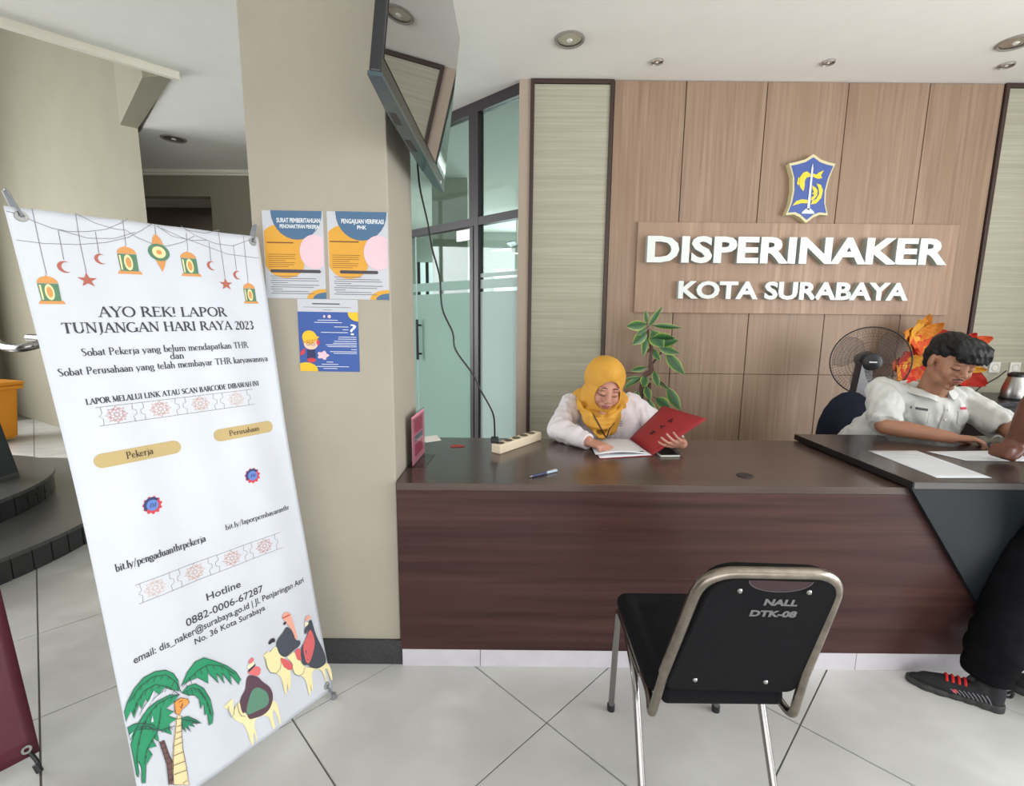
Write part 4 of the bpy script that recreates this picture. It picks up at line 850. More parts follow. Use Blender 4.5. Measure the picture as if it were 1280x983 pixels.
# hem crease, grommets, hooks and stand
M_arm = mat('stand_grey', (128,130,138), .45)
HUB = (TL+TR+BL+BR)/4-bn*.16+V((0,0,-.12))
hb = blob('stand_hub', [('c',HUB-bn*.0,HUB-bn*.045,.03,.026),('e',HUB,(.032,.032,.032))], .006, M_black, xb)
for nm,c,ins in (('a',TL,(26,1578)),('b',TR,(578,1580)),('c',BR,(578,24)),('d',BL,(22,24))):
    gp_ = SB(*ins, .001); out = (gp_-HUB); 
    tip = SB(*ins,0)+(out-bn*out.dot(bn)).normalized()*(.062 if nm != 'c' and nm != 'd' else .03)-bn*.006
    mid = HUB.lerp(tip,.5)-bn*.035
    foot = [] 
    if nm in 'cd': foot = [V((gp_.x+(.022 if nm == 'c' else -.03), gp_.y-.01 if nm == 'd' else gp_.y+.002, .008))]
    P = smoothpath([HUB, mid, tip]+foot, 8)
    tube('stand_arm', P, .0055, M_arm, xb, 8)
    tube('hook', fillet([tip, tip+bn*.012, gp_+bn*.008, gp_-bn*.002], .004), .0028, M_grey, xb, 6)
    bm = bmesh.new(); lathem(bm, [(.006,0),(.006,.0022),(.012,.0022),(.013,0)], frame3(gp_, *(lambda x: (x, bn.cross(x), bn))((TR-TL).normalized())), 16); mesh_obj('grommet', bm, M_steel, xb, autosmooth=40)
    if foot: tube('rubber_tip', [foot[0]+V((0,0,.012)), V((foot[0].x,foot[0].y,.001))], .009, M_grey, xb, 10)
tube('stand_leg', smoothpath([HUB-bn*.03, HUB-bn*.25+V((0,0,-.3)), V(((HUB-bn*.55).x,(HUB-bn*.55).y,.008))],8), .0055, M_arm, xb)
settle(xb)
# ------------------------------------------------------------------ maroon banner at the left edge
mb = empty('x_banner', 'dark maroon x-stand banner cut off by the left edge of the photo', 'banner')
b0 = V((-1.415,1.255,.05)); up = V((-.236,.10,1.53)); lf = V((-.36,-.47,0))
def SM(u, v, h=0):
    a = 1-u/600; b = v/1600; n = lf.cross(up).normalized(); n = n if n.y < 0 else -n
    return b0+lf*a+up*b+n*(.004*math.sin(a*8+b*6)+h)
bm = bmesh.new(); G = [[bm.verts.new(SM(600*i/20, 1600*j/30)) for i in range(21)] for j in range(31)]
for j in range(30):
    for i in range(20): bm.faces.new((G[j][i],G[j][i+1],G[j+1][i+1],G[j+1][i]))
o = mesh_obj('banner_sheet', bm, mat('maroon_vinyl', (88,28,42), .38), mb, smooth=True); md = o.modifiers.new('t','SOLIDIFY'); md.thickness = .0008; md.offset = 0
nM = lf.cross(up).normalized(); nM = nM if nM.y < 0 else -nM
h2 = b0+lf*.5+up*.45-nM*.16
for u,v in ((574,26),(26,26),(574,1574),(26,1574)):
    p = SM(u,v); q = [V((p.x+(.03 if u > 300 else -.03),p.y,.008))] if v < 100 else []
    tube('stand_arm', smoothpath([h2, h2.lerp(p,.5)-nM*.04, p-nM*.006]+q, 8), .0055, M_black, mb)
    bm = bmesh.new(); lathem(bm, [(.006,0),(.006,.0022),(.012,.0022),(.013,0)], frame3(SM(u,v,.002), lf.normalized(), nM.cross(lf.normalized()), nM), 16); mesh_obj('grommet', bm, M_steel, mb, autosmooth=40)
    if q: tube('rubber_tip', [q[0]+V((-.01,0,.018)), V((q[0].x,q[0].y,.001))], .009, M_black, mb, 10)
settle(mb)
# ------------------------------------------------------------------ round granite steps, rail, bin
st = empty('stair_landing', 'rounded two-tier black granite steps at the foot of the stairs, behind the white banner', 'steps')
def tier(c, r, z0, z1, n):
    lathe('tread', [(0,z1),(r+.012,z1),(r+.012,z1-.022),(r-.01,z1-.022)], M_granite2, st, T((*c,0)), 64, 30)
    lathe('riser_core', [(r-.012,z0),(r-.012,z1-.022)], M_grout, st, T((*c,0)), 64, 30)
    for k in range(n):
        a0 = -78+150*k/n; a1 = -78+150*(k+1)/n-.35
        bm = bmesh.new(); lathem(bm, [(r-.011,z0+.001),(r,z0+.001),(r,z1-.023),(r-.011,z1-.023)], T((*c,0)), 3, math.radians(a0), math.radians(a1))
        mesh_obj('riser_tile', bm, M_granite, st)
tier((-3.95,2.55), 1.41, 0, .14, 38); tier((-3.95,2.62), .94, .14, .28, 26); settle(st)
nw = empty('newel_post', 'dark granite newel post rising from the round steps at the left edge', 'post')
lathe('shaft', [(0,0),(.12,0),(.035,.60),(0,.60)], M_granite, nw, T((-3.40,3.0,.281)) @ R(45,'Z'), 4, 20); box('base', (-.09,-.08,0), (.09,.08,.03), M_granite2, nw, .004, T((-3.40,3.0,.28))); settle(nw)
hr = empty('handrail', 'polished steel handrail with a curled end at the left edge', 'handrail')
P = smoothpath([(-3.6,3.2,1.62),(-3.2,2.95,1.36),(-2.95,2.72,1.215),(-2.78,2.6,1.185),(-2.60,2.50,1.18),(-2.515,2.50,1.195),(-2.50,2.56,1.215),(-2.58,2.64,1.225),(-2.75,2.72,1.225)], 8)
tube('rail', P, .022, M_chrome, hr, 12); tube('baluster', [(-3.55,3.15,1.58),(-3.55,3.15,.28)], .014, M_chrome, hr); settle(hr)
bn_ = empty('waste_bin', 'orange wheeled waste bin against the far wall at the left edge', 'bin')
M_bin = mat('orange_plastic', (214,138,26), .45)
bm = bmesh.new(); BM = T((-5.62,4.95,0)) @ R(-18,'Z')
v = bxm(bm, (-.22,-.22,.03), (.22,.22,.60))
for x in v:
    if x.co.z < .1: x.co.x *= .82; x.co.y *= .82
es = [e for e in bm.edges]; bmesh.ops.bevel(bm, geom=es, offset=.02, segments=2, affect='EDGES')
for x in bm.verts: x.co = BM @ x.co
mesh_obj('bin_body', bm, M_bin, bn_, autosmooth=40)
box('bin_rim', (-.25,-.25,.57), (.25,.25,.61), M_bin, bn_, .01, BM); 
bm = bmesh.new(); bxm(bm, (-.26,-.27,.612), (.26,.26,.655), .015, BM); mesh_obj('bin_lid', bm, M_bin, bn_, autosmooth=40)
box('lid_handle', (-.12,-.30,.62), (.12,-.26,.64), M_bin, bn_, .006, BM)
for q in (-.2,): lathe('wheel', [(0,-.02),(.05,-.02),(.05,.02),(0,.02)], M_black, bn_, BM @ T((q,.18,.05)) @ R(90,'Y'), 16)
settle(bn_)
# ------------------------------------------------------------------ visitor chair in front of the desk
vc = empty('visitor_chair', 'black padded visitor chair with worn chrome tube frame facing the desk, seen from behind', 'chair')
M_fab = mat('black_fabric', (22,22,25), .95, spec=.15, noise_amt=.2, noise_scale=220, bump=.3, bscale=500)
xl, xr = .362, .722
BLt = lambda s_: [V((xl if s_ < 0 else xr, 1.455, 0)), V((xl if s_ < 0 else xr, 1.45, .398))]
# backrest plane
B0l, B0r = V((.362,1.085,.372)), V((.722,1.085,.372)); T0l, T0r = V((.402,.925,.835)), V((.712,.945,.822))
for s_ in (-1,1):
    x = xl if s_ < 0 else xr; b0 = B0l if s_ < 0 else B0r; t0 = T0l if s_ < 0 else T0r
    front = fillet([(x-.004*(-s_),1.485,0),(x,1.462,.405),(x+.008*(-s_),1.20,.372)], .035)
    tube('leg', front, .0105, M_chrome, vc, 12)
    rear = fillet([(x+.012*(-s_),1.44,.392),(x+.003*(-s_),1.235,.33),(x,1.065,0)], .06)
    tube('leg', rear, .0105, M_chrome, vc, 12)
    for yy in (1.485,1.065): lathe('foot_cap', [(0,0),(.0135,0),(.0135,.022),(.011,.024)], M_black, vc, T((x-.004*(-s_) if yy > 1.2 else x,yy,0)), 14)
    tube('side_rail', fillet([(x+.012*(-s_),1.42,.392),(x+.012*(-s_),1.13,.37),(b0.x,1.075,.355),b0+(t0-b0)*.35], .03), .0108, M_chromeold, vc, 12)
bk = fillet([B0l+(T0l-B0l)*.3, T0l, T0r, B0r+(T0r-B0r)*.3], [0,.075,.075,0], 9)
tube('back_frame', bk, .0125, M_chromeold, vc, 14)
X_ = (B0r-B0l).normalized(); Z_ = ((T0l+T0r)/2-(B0l+B0r)/2); HB = Z_.length; Z_.normalize(); Y_n = Z_.cross(X_).normalized()  # Y_n points away from viewer?
if Y_n.y < 0: Y_n = -Y_n
X_ = Y_n.cross(Z_).normalized()
C0 = (B0l+B0r)/2
def BK(x, z, h):  # h towards the viewer (mm->m handled outside)
    return C0+X_*x+Z_*z-Y_n*h
def rrect(w0, w1, z0, z1, r):
    P = [(-w0,z0),(w0,z0),(w1,z1),(-w1,z1)]; return [(p.x,p.y) for p in fillet([V((*p,0)) for p in P], [.03,.03,r,r], 7, closed=True)]
bm = bmesh.new()
P = rrect(.165,.145,.075,HB-.012,.07); sh = .0
cut = [(x,z) for x,z in P]
A = [bm.verts.new(BK(x+.018*(z/HB),z,.004)) for x,z in P]; B_ = [bm.verts.new(BK((x*.97)+.018*(z/HB),z*.985+.004,-.045)) for x,z in P]
bm.faces.new(A); bm.faces.new(B_[::-1]); n = len(P)
for i in range(n): bm.faces.new((A[i-1],A[i],B_[i],B_[i-1]))
bmesh.ops.recalc_face_normals(bm, faces=bm.faces); back = mesh_obj('backrest', bm, M_fab, vc)
md = back.modifiers.new('b','BEVEL'); md.width = .006; md.segments = 2; md.limit_method = 'ANGLE'
sC = Sheet(lambda x,y,h: BK(x/1000,y/1000,.0045+h), vc)
sC.poly('handle_slot', [[(18+66*math.cos(a), HB*1000-18-30*math.sin(a)) for a in [PI*k/14 for k in range(15)]]], mat('slot_dark_red', (58,36,42), .8), .0004)
sC.line('slot_piping', [[(18+68*math.cos(a), HB*1000-18-32*math.sin(a)) for a in [PI*k/14 for k in range(15)]]], 3, mat('slot_piping', (84,76,76), .8), .0008)
sC.text('lettering', [('NALL',0,74,HB*1000-92,HB*1000-73,dict(bold=.05)),('DTK-08',-22,82,HB*1000-128,HB*1000-109,dict(bold=.05))], mat('stencil_paint', (108,106,108), .8), .0006)
for x,z in ((-62,HB*1000-52),(88,HB*1000-50),(-92,118),(82,118)):
    bm = bmesh.new(); c = BK(x/1000,z/1000,.004); lathem(bm, [(0,.004),(.004,.0035),(.0062,0)], frame3(c, X_, -Z_.cross(-Y_n).cross(-Y_n) if False else Z_, -Y_n), 12); mesh_obj('screw', bm, M_steel, vc, autosmooth=40)
seat = blob('seat', [('c',(.385,1.46,.425),(.70,1.46,.425),.03,.03),('c',(.385,1.13,.415),(.70,1.13,.415),.03,.03),('c',(.385,1.46,.425),(.385,1.13,.415),.03,.03),('c',(.70,1.46,.425),(.70,1.13,.415),.03,.03),('e',(.542,1.30,.425),(.17,.19,.034))], .008, M_fab, vc, 6)
box('seat_pan', (.38,1.12,.392), (.705,1.46,.41), M_black, vc, .004)
box('back_bumper', (.39,1.078,.382), (.70,1.12,.43), M_fab, vc, .014)
settle(vc)

# ------------------------------------------------------------------ office chairs behind the desk
def office_chair(x, y, rot, w, top, label, m):
    g = empty('office_chair', label, 'chair'); CM = T((x,y,0)) @ R(rot,'Z')
    b = blob('backrest', [('e',CM @ V((0,.0,top-.28)),(w,.045,.27),R(rot,'Z')),('e',CM @ V((0,-.02,top-.40)),(w*.96,.05,.18),R(rot,'Z'))], .012, m, g, 4)
    blob('seat', [('e',CM @ V((0,-.27,.47)),(w*.98,.24,.05),R(rot,'Z'))], .012, m, g, 3)
    tube('back_post', fillet([CM @ V((0,.04,top-.35)), CM @ V((0,.06,.42)), CM @ V((0,-.25,.42))], .05), .018, M_black, g)
    tube('column', [CM @ V((0,-.25,.42)), CM @ V((0,-.25,.10))], .028, M_black, g, 12)
    for k in range(5):
        a = CM @ V((0,-.25,.10)); e = a+V((.27*math.cos(k*2*PI/5+.3),.27*math.sin(k*2*PI/5+.3),-.03)); tube('base_arm', [a,e], [.022,.014], M_black, g)
        lathe('caster', [(0,-.018),(.026,-.018),(.026,.018),(0,.018)], M_black, g, T((e.x,e.y,.027)) @ R(90,'X'), 14)
    settle(g); return g
M_chn = mat('navy_black_fabric', (26,30,42), .85, spec=.15, noise_amt=.15, noise_scale=200)
office_chair(.535,2.86,0,.255,.955,'black office chair with a rounded back behind the woman in the yellow headscarf', mat('black_chair_fabric', (20,20,24), .8, spec=.2))
office_chair(2.10,2.92,8,.215,.95,'dark navy office chair behind the man in the white shirt', M_chn)

# ------------------------------------------------------------------ people
M_skw = mat('skin_woman', (184,132,112), .55, noise_amt=.05, noise_scale=25, **{'Subsurface Weight':.08,'Subsurface Radius':(.012,.004,.002)})
M_skm = mat('skin_man', (164,116,90), .5, noise_amt=.06, noise_scale=25)
M_skd = mat('skin_customer', (112,70,54), .5, noise_amt=.1, noise_scale=25)
M_lipw = mat('lips_woman', (160,98,92), .45); M_lipm = mat('lips_man', (150,96,82), .5)
M_brow = mat('brow_hair', (44,32,30), .8); M_lash = mat('lash_line', (30,22,22), .6); M_hair = mat('black_hair', (9,9,12), .5, spec=.35, noise_amt=.3, noise_scale=60, bump=.2, bscale=70)
def head_prims(H, k=1.0, woman=False):
    """H: head matrix, local x to the viewer's right, -y forward, z up"""
    Rt = H.to_3x3().to_4x4(); p = lambda *a: H @ (V(a)*k); P = []
    E = lambda c, r, rot=None: P.append(('e', p(*c), tuple(x*k for x in r), Rt @ rot if rot else Rt))
    C = lambda a, b, ra, rb: P.append(('c', p(*a), p(*b), ra*k, rb*k))
    E((0,.018,.035),(.076,.094,.083)); E((0,-.028,-.005),(.066,.066,.082)); E((0,-.03,-.062),(.051,.050,.046)); E((0,-.066,-.099),(.020,.018,.016))
    for s_ in (-1,1):
        E((s_*.033,-.060,-.030),(.028,.026,.034)); E((s_*.030,-.084,.026),(.022,.012,.008)); E((s_*.030,-.0815,.004),(.016,.013,.0095))
        E((s_*.012,-.100,-.029),(.0088,.010,.0080)); (None if woman else E((s_*.078,.004,-.005),(.010,.019,.032), R(s_*10,'Z'))); E((s_*.038,-.02,-.070),(.020,.044,.028))
    C((0,-.086,.016),(0,-.110,-.022),.0085,.0115); E((0,-.108,-.026),(.0105,.010,.009))
    E((0,-.076,-.056),(.034,.018,.024)); C((-.017,-.0885,-.0535),(.0,-.0935,-.0515),.0044,.0056); C((.017,-.0885,-.0535),(.0,-.0935,-.0515),.0044,.0056)
    C((-.014,-.0865,-.0635),(.014,-.0865,-.0635),.0055,.0055); E((0,-.0895,-.0635),(.011,.006,.0058))
    return P
def on_face(bvh, H, pts, lift, k=1.0):
    out = []
    d = (H.to_3x3() @ V((0,1,0))).normalized()
    for x,z in pts:
        o_ = H @ V((x*k,-.25*k,z*k)); h = bvh.ray_cast(o_, d)
        out.append((h[0]-d*lift) if h[0] else H @ V((x*k,-.08*k,z*k)))
    return out
def face_details(body, H, k, parent, male):
    bvh = BVHTree.FromPolygons([v.co for v in body.data.vertices], [tuple(p.vertices) for p in body.data.polygons])
    for s_ in (-1,1):
        q = [(s_*x,z) for x,z in ((.013,.028),(.022,.0315),(.033,.0315),(.044,.026))]
        tube('eyebrow', smoothpath(on_face(bvh,H,q,-.0004,k),4), [.0020*k]*3+[.0028*k]*6+[.0020*k]*3+[.0010*k], M_brow, parent, 6)
        q = [(s_*x,z) for x,z in ((.0165,-.003),(.024,-.0065),(.032,-.007),(.040,-.004),(.0455,.000))]
        tube('eyelashes', smoothpath(on_face(bvh,H,q,.0004,k),4), .0019*k, M_lash, parent, 6)
        q = [(s_*x,z) for x,z in ((.018,.010),(.026,.0145),(.035,.0145),(.044,.009))]
        tube('eyelid_crease', smoothpath(on_face(bvh,H,q,-.0004,k),4), .0009*k, M_brow, parent, 5)
    q = [(x,-.0590+.0022*(abs(x)/.02)**2*(0 if male else 1)-.0012*math.cos(x*120)) for x in (-.020,-.012,-.005,0,.005,.012,.020)]
    tube('lip_line', smoothpath(on_face(bvh,H,q,.0001,k),3), .0011*k, mat('lip_line', (96,46,48), .6), parent, 5)
    for s_ in (-1,1): tube('nostril', on_face(bvh,H,[(s_*.0085,-.0345),(s_*.013,-.0335)],-.0002,k), .0018*k, M_brow, parent, 6)
    if male:
        bm = bmesh.new()
        for a in range(60):
            t = a/59*2-1; x = t*.022; z = -.044-.005*abs(t)**1.5+random.uniform(-.002,.002)
            q = on_face(bvh,H,[(x,z),(x+.003*t,z-.004)],.0004,k); tubem(bm, q, .0005*k, 4)
        for a in range(40):
            x = random.uniform(-.009,.009); z = random.uniform(-.094,-.077); q = on_face(bvh,H,[(x,z),(x,z-.004)],.0002,k); tubem(bm, q, .0005*k, 4)
        o = mesh_obj('moustache', bm, M_brow, parent); o['kind'] = 'stuff'
def hand_prims(w, d, n, side, curl=(25,30,25), spread=6, k=1.0, thumb=(.55,.75,.35), fdrop=0):
    """w wrist, d pointing along the hand, n out of the palm, side +1/-1 thumb side along d x n"""
    w, d, n = V(w), V(d).normalized(), V(n).normalized(); n = (n-d*n.dot(d)).normalized(); s_ = d.cross(n).normalized()*side; P = []
    kn = []
    for i in range(4):
        off = (.030-.020*i)*k; L0 = (.083,.086,.082,.074)[i]*k; q = w+d*L0+s_*off; kn.append(q)
        P.append(('c', w+s_*off*.55+d*.008, q, .0155*k, .0118*k))
    P.append(('e', w+d*.045*k, (.030*k,.030*k,.016*k), frame3((0,0,0), d, s_, d.cross(s_))))
    for i in range(4):
        L = ((.040,.024,.019),(.045,.028,.020),(.041,.026,.020),(.032,.020,.018))[i]; a = 0; q = kn[i]; sp = math.radians((1.5-i)*spread)
        base = (d*math.cos(sp)+s_*math.sin(sp)).normalized(); r = (.0098,.0100,.0095,.0085)[i]*k
        c = curl if not isinstance(curl[0],(list,tuple)) else curl[i]
        for j in range(3):
            a += math.radians(c[j]); v = base*math.cos(a)+n*math.sin(a); e = q+v*L[j]*k; P.append(('c', q, e, r, r*.9)); q = e; r *= .9
    t = (d*thumb[0]+s_*thumb[1]+n*thumb[2]).normalized(); q = w+d*.018*k+s_*.020*k; e = q+t*.042*k; P.append(('c', q, e, .0145*k, .0115*k))
    t2 = (t+d*.35+n*.1).normalized(); e2 = e+t2*.032*k; P.append(('c', e, e2, .0112*k, .0105*k)); e3 = e2+(t2+d*.2).normalized()*.024*k; P.append(('c', e2, e3, .0102*k, .0085*k))
    return P
def arm(sh, el, wr, ru=.045, re=.038, rw=.026): return [('c',sh,el,ru,re),('c',el,el.lerp(wr,.35),re,re*.98),('c',el.lerp(wr,.35),wr,re*.98,rw)]
def nails(hand, M_n, parent): pass

# ---- woman in a yellow headscarf
wm = empty('person', 'woman in a mustard-yellow headscarf and white shirt reading papers behind the desk', 'person')
HW = T((.449,2.300,1.037)) @ R(4,'Z') @ R(19,'X') @ R(7,'Y')
kw = 1.06
shR, elR, wrR = V((.325,2.52,.905)), V((.232,2.33,.812)), V((.362,2.165,.792))
shL, elL, wrL = V((.635,2.54,.905)), V((.770,2.44,.805)), V((.785,2.135,.796))
pr = head_prims(HW, kw, True)
pr += [('c',HW @ V((0,.02,-.07)),(.47,2.50,.93),.050,.055),('c',(.47,2.53,.90),(.49,2.66,.66),.11,.105),('c',(.49,2.66,.66),(.50,2.70,.54),.11,.13),
       ('c',(.37,2.53,.90),(.58,2.54,.90),.06,.06)]
for s_ in (-1,1): pr += [('c',(.50+s_*.09,2.68,.53),(.50+s_*.10,2.32,.53),.08,.058),('c',(.50+s_*.10,2.32,.53),(.50+s_*.10,2.38,.10),.055,.038),('c',(.50+s_*.10,2.38,.045),(.50+s_*.10,2.24,.035),.035,.028)]
pr += arm(shR,elR,wrR)+arm(shL,elL,wrL)
dR = V((.72,-.66,-.10)); pr += hand_prims(wrR, dR, V((0,.05,-1)), 1, curl=((34,30,10),(38,34,12),(42,34,14),(46,36,14)), spread=9, k=.92, thumb=(.7,.6,.2))
pr += hand_prims(wrL, V((-.62,-.62,.16)), V((-.55,.35,.75)), 1, curl=((12,22,15),(14,24,16),(18,26,18),(22,28,20)), spread=8, k=.84, thumb=(.75,.6,.4))
Hi = HW.inverted()
def fmw(c):
    q = Hi @ c
    return 1 if (abs(q.x) < .021 and -.0715*kw < q.z < -.0465*kw and q.y < -.082*kw and (q.x/.021)**2+((q.z+.058*kw)/.0125)**2 < 1) else 0
wb_ = blob('body', pr, .0042, [M_skw,M_lipw], wm, 3, facemat=fmw)
face_details(wb_, HW, kw, wm, False)
# white shirt
M_shw = mat('white_blouse', (216,208,212), .8, noise_amt=.03, bump=.08, bscale=14)
def fold(sc, amp): 
    return lambda p: amp*noise.noise(V((p.x*sc,p.y*sc,p.z*sc*.45)))+amp*.5*noise.noise(V((p.x*sc*2.2+5,p.y*sc*2,p.z*sc)))
sp = [('c',(.47,2.53,.87),(.49,2.60,.62),.145,.155),('c',(.385,2.545,.895),(.575,2.555,.895),.076,.076),('c',(.49,2.66,.62),(.50,2.68,.52),.14,.15),
      ('c',shR,elR,.064,.058),('c',elR,elR.lerp(wrR,.45),.058,.054),('f',elR.lerp(wrR,.45),elR.lerp(wrR,.93),.054,.038),
      ('c',shL,elL,.068,.060),('f',elL,elL.lerp(wrL,.80),.058,.042)]
sp += [('c',(.60,2.50,.86),(.63,2.50,.70),.075,.085)]
blob('blouse', sp, .007, M_shw, wm, 2, disp=fold(22,.011))
# cuff of the right sleeve
c0 = elR.lerp(wrR,.86); tube('cuff', [c0, elR.lerp(wrR,.97)], [.040,.039], M_shw, wm, 20)
# headscarf
M_hij = mat('mustard_scarf', (204,150,52), .75, noise_amt=.08, noise_scale=9, bump=.12, bscale=10)
hw = lambda *a: HW @ (V(a)*1.07)
RtW = HW.to_3x3().to_4x4()
hp = [('e',hw(0,.022,.035),(.100,.122,.106),RtW),('e',hw(0,-.006,-.025),(.092,.106,.118),RtW),('e',hw(0,.022,-.06),(.096,.106,.10),RtW),('e',hw(0,-.005,.078),(.070,.088,.070),RtW),
      ('c',hw(0,.01,-.10),(.467,2.47,.93),.088,.105),('c',(.39,2.51,.925),(.545,2.51,.925),.072,.072),('c',(.40,2.49,.92),(.455,2.42,.835),.075,.052),('c',(.54,2.49,.92),(.475,2.42,.835),.075,.055),('c',(.505,2.43,.86),(.51,2.415,.80),.058,.034),('c',(.43,2.43,.87),(.455,2.415,.81),.055,.034)]
chin = HW @ V((0,-.05,-.13))
for k in range(4):
    q_ = [hw((.100-.010*k)*math.sin(a), -(.090+.003*k)*math.cos(a)-.002, -.088-.022*k-(.030+.006*k)*math.cos(a)**2+.010*math.sin(a*2+k)) for a in [math.radians(-85+17*j) for j in range(11)]]
    hp += [('c',q_[j],q_[j+1],.0125,.0125) for j in range(10)]
hp += [('e',hw(0,-.015,-.125),(.075,.075,.04),RtW),('e',(.462,2.445,.845),(.085,.06,.06)),('e',(.47,2.43,.80),(.05,.035,.045))]
def hdisp(p):
    q = Hi @ p
    if q.z > -.085: return .0022*noise.noise(V((q.x*10,q.y*6,q.z*16)))
    t = (p-chin).length
    a = math.atan2(p.x-chin.x, -(p.z-chin.z-.02))
    fade = min(1,(-.085-q.z)/.03)
    return fade*(.0075*math.sin(t*105+3.2*noise.noise(p*7)+abs(a)*1.5)+.006*noise.noise(p*16))
hj = blob('headscarf', hp, .0055, M_hij, wm, 5, disp=hdisp)
# cut the face opening
bm = bmesh.new()
prof = [(0,-.30),(.062,-.30),(.062,-.045),(.053,-.03),(0,-.02)]
lathem(bm, prof, None, 40)
for v in bm.verts:
    x, y, z = v.co.x, v.co.y, v.co.z
    zz = y*(1.02 if y < 0 else 1.40); xx = x*(1.0 if zz < 0 else 1.0*(1-.14*(zz/.085)**1.5))
    v.co = HW @ V((xx, z, zz-.016))
bmesh.ops.recalc_face_normals(bm, faces=bm.faces); cut = mesh_obj('cut', bm, None)
md = hj.modifiers.new('b','BOOLEAN'); md.operation = 'DIFFERENCE'; md.object = cut; md.solver = 'EXACT'
bpy.context.view_layer.update(); me = bpy.data.meshes.new_from_object(hj.evaluated_get(bpy.context.evaluated_depsgraph_get())); hj.modifiers.clear(); hj.data = me; bpy.data.objects.remove(cut)
for p in me.polygons: p.use_smooth = True
try: me.set_sharp_from_angle(angle=math.radians(50))
except Exception: pass
# lanyard
bv = BVHTree.FromPolygons([v.co for v in hj.data.vertices], [tuple(p.vertices) for p in hj.data.polygons])
def front(x, z, lift=.0035):
    h = bv.ray_cast(V((x,1.5,z)), V((0,1,0))); return h[0]-V((0,lift,0)) if h[0] else V((x,2.38,z))
tube('lanyard', [front(.392+.068*k/24, .905-.115*k/24) for k in range(25)], .0034, mat('lanyard_brown', (62,36,32), .6), wm, 6)
tube('lanyard', [front(.532-.070*k/24, .905-.115*k/24) for k in range(25)], .0034, mat('lanyard_brown', (62,36,32), .6), wm, 6)
for k in range(3): tube('chest_print', [V((.545+.0,2.36,.0))+V((0,.065,.832-k*.011)), V((.575,2.425,.836-k*.011))], .0016, pm('navy',(48,52,92)), wm, 5)
settle(wm)

# ---- man in white short-sleeved shirt
mn = empty('person', 'seated man with black side-swept hair in a white short-sleeved shirt at the charcoal counter', 'person')
HM = T((2.092,2.27,1.175)) @ R(-8,'Z') @ R(20,'X') @ R(6,'Y'); km = 1.04
shR, elR, wrR = V((1.965,2.49,.995)), V((1.865,2.33,.845)), V((2.075,2.19,.822))
shL, elL, wrL = V((2.335,2.45,.96)), V((2.40,2.26,.855)), V((2.33,2.05,.825))
pr = head_prims(HM, km)
nb = V((2.16,2.43,1.00))
pr += [('c',HM @ V((0,.025,-.06)),nb,.058,.062),('c',nb-V((0,-.03,.08)),(2.03,2.68,.62),.12,.12),('c',(2.03,2.68,.62),(2.0,2.74,.54),.12,.14),('c',shR,shL,.055,.055)]
for s_ in (-1,1): pr += [('c',(2.0+s_*.10,2.72,.53),(2.04+s_*.12,2.34,.53),.09,.062),('c',(2.04+s_*.12,2.34,.53),(2.04+s_*.12,2.40,.10),.058,.042),('c',(2.04+s_*.12,2.40,.05),(2.04+s_*.12,2.22,.035),.04,.03)]
pr += arm(shR,elR,wrR,.05,.042,.028)+arm(shL,elL,wrL,.05,.042,.028)
pr += hand_prims(wrR, V((.93,-.28,.02)), V((.05,-.1,-1)), 1, curl=((18,40,30),(22,42,32),(25,44,34),(28,46,34)), spread=5, k=1.0, thumb=(.8,.5,.3))
pr += hand_prims(wrL, V((-.9,-.4,0)), V((0,0,-1)), -1, curl=(15,25,20), k=1.0)
Hj = HM.inverted()
def fmm(c):
    q = Hj @ c
    return 1 if (q.y < -.082*km and (q.x/.021)**2+((q.z+.0585*km)/.0125)**2 < 1) else 0
mb_ = blob('body', pr, .0045, [M_skm,M_lipm], mn, 3, facemat=fmm)
face_details(mb_, HM, km, mn, True)
RtM = HM.to_3x3().to_4x4(); hm = lambda *a: HM @ (V(a)*km)
def hd(p):
    q = Hj @ p
    return .0012*math.sin(q.x*210+q.z*60+6*noise.noise(V((q.x*12,q.y*12,q.z*12))))+.002*noise.noise(V((q.x*60,q.y*15,q.z*30)))
hp = [('e',hm(0,.024,.056),(.088,.102,.078),RtM),('e',hm(0,.060,.012),(.080,.066,.080),RtM),('e',hm(-.066,.030,.034),(.020,.045,.040),RtM),('e',hm(.066,.030,.034),(.020,.045,.040),RtM),('e',hm(0,.066,-.035),(.064,.047,.045),RtM),('e',hm(.0,-.035,.088),(.078,.062,.042),RtM)]
for i in range(13):
    t = i/12; x0 = -.052+.104*t; sw = .006+.004*t
    a = (x0*.8,-.050,.112-.25*abs(x0)**1.2); b = (x0*1.12+sw,-.098+.35*abs(x0)**1.1,.076); c = (x0*1.2+sw*1.8,-.106+.42*abs(x0+.012)**1.05,.050+.006*math.sin(i*1.3)-.012*t)
    hp += [('c',hm(*a),hm(*b),.022*km,.015*km),('c',hm(*b),hm(*c),.015*km,.009*km)]
for i in range(24):
    t = i/23; x0 = -.058+.116*t; j_ = math.sin(i*4.7)
    a = (x0*.75+.008*j_,-.030,.128-.30*abs(x0)**1.25); b = (x0*1.05+.012,-.092+.30*abs(x0)**1.1,.094+.006*j_); c = (x0*1.15+.020,-.114+.42*abs(x0+.01)**1.05,.050+.012*j_-.010*t)
    hp += [('c',hm(*a),hm(*b),.007*km,.0075*km),('c',hm(*b),hm(*c),.0075*km,.0030*km)]
blob('hair', hp, .0036, M_hair, mn, 5, disp=hd)
M_shm = mat('white_shirt', (205,207,203), .8, noise_amt=.03, bump=.08, bscale=12)
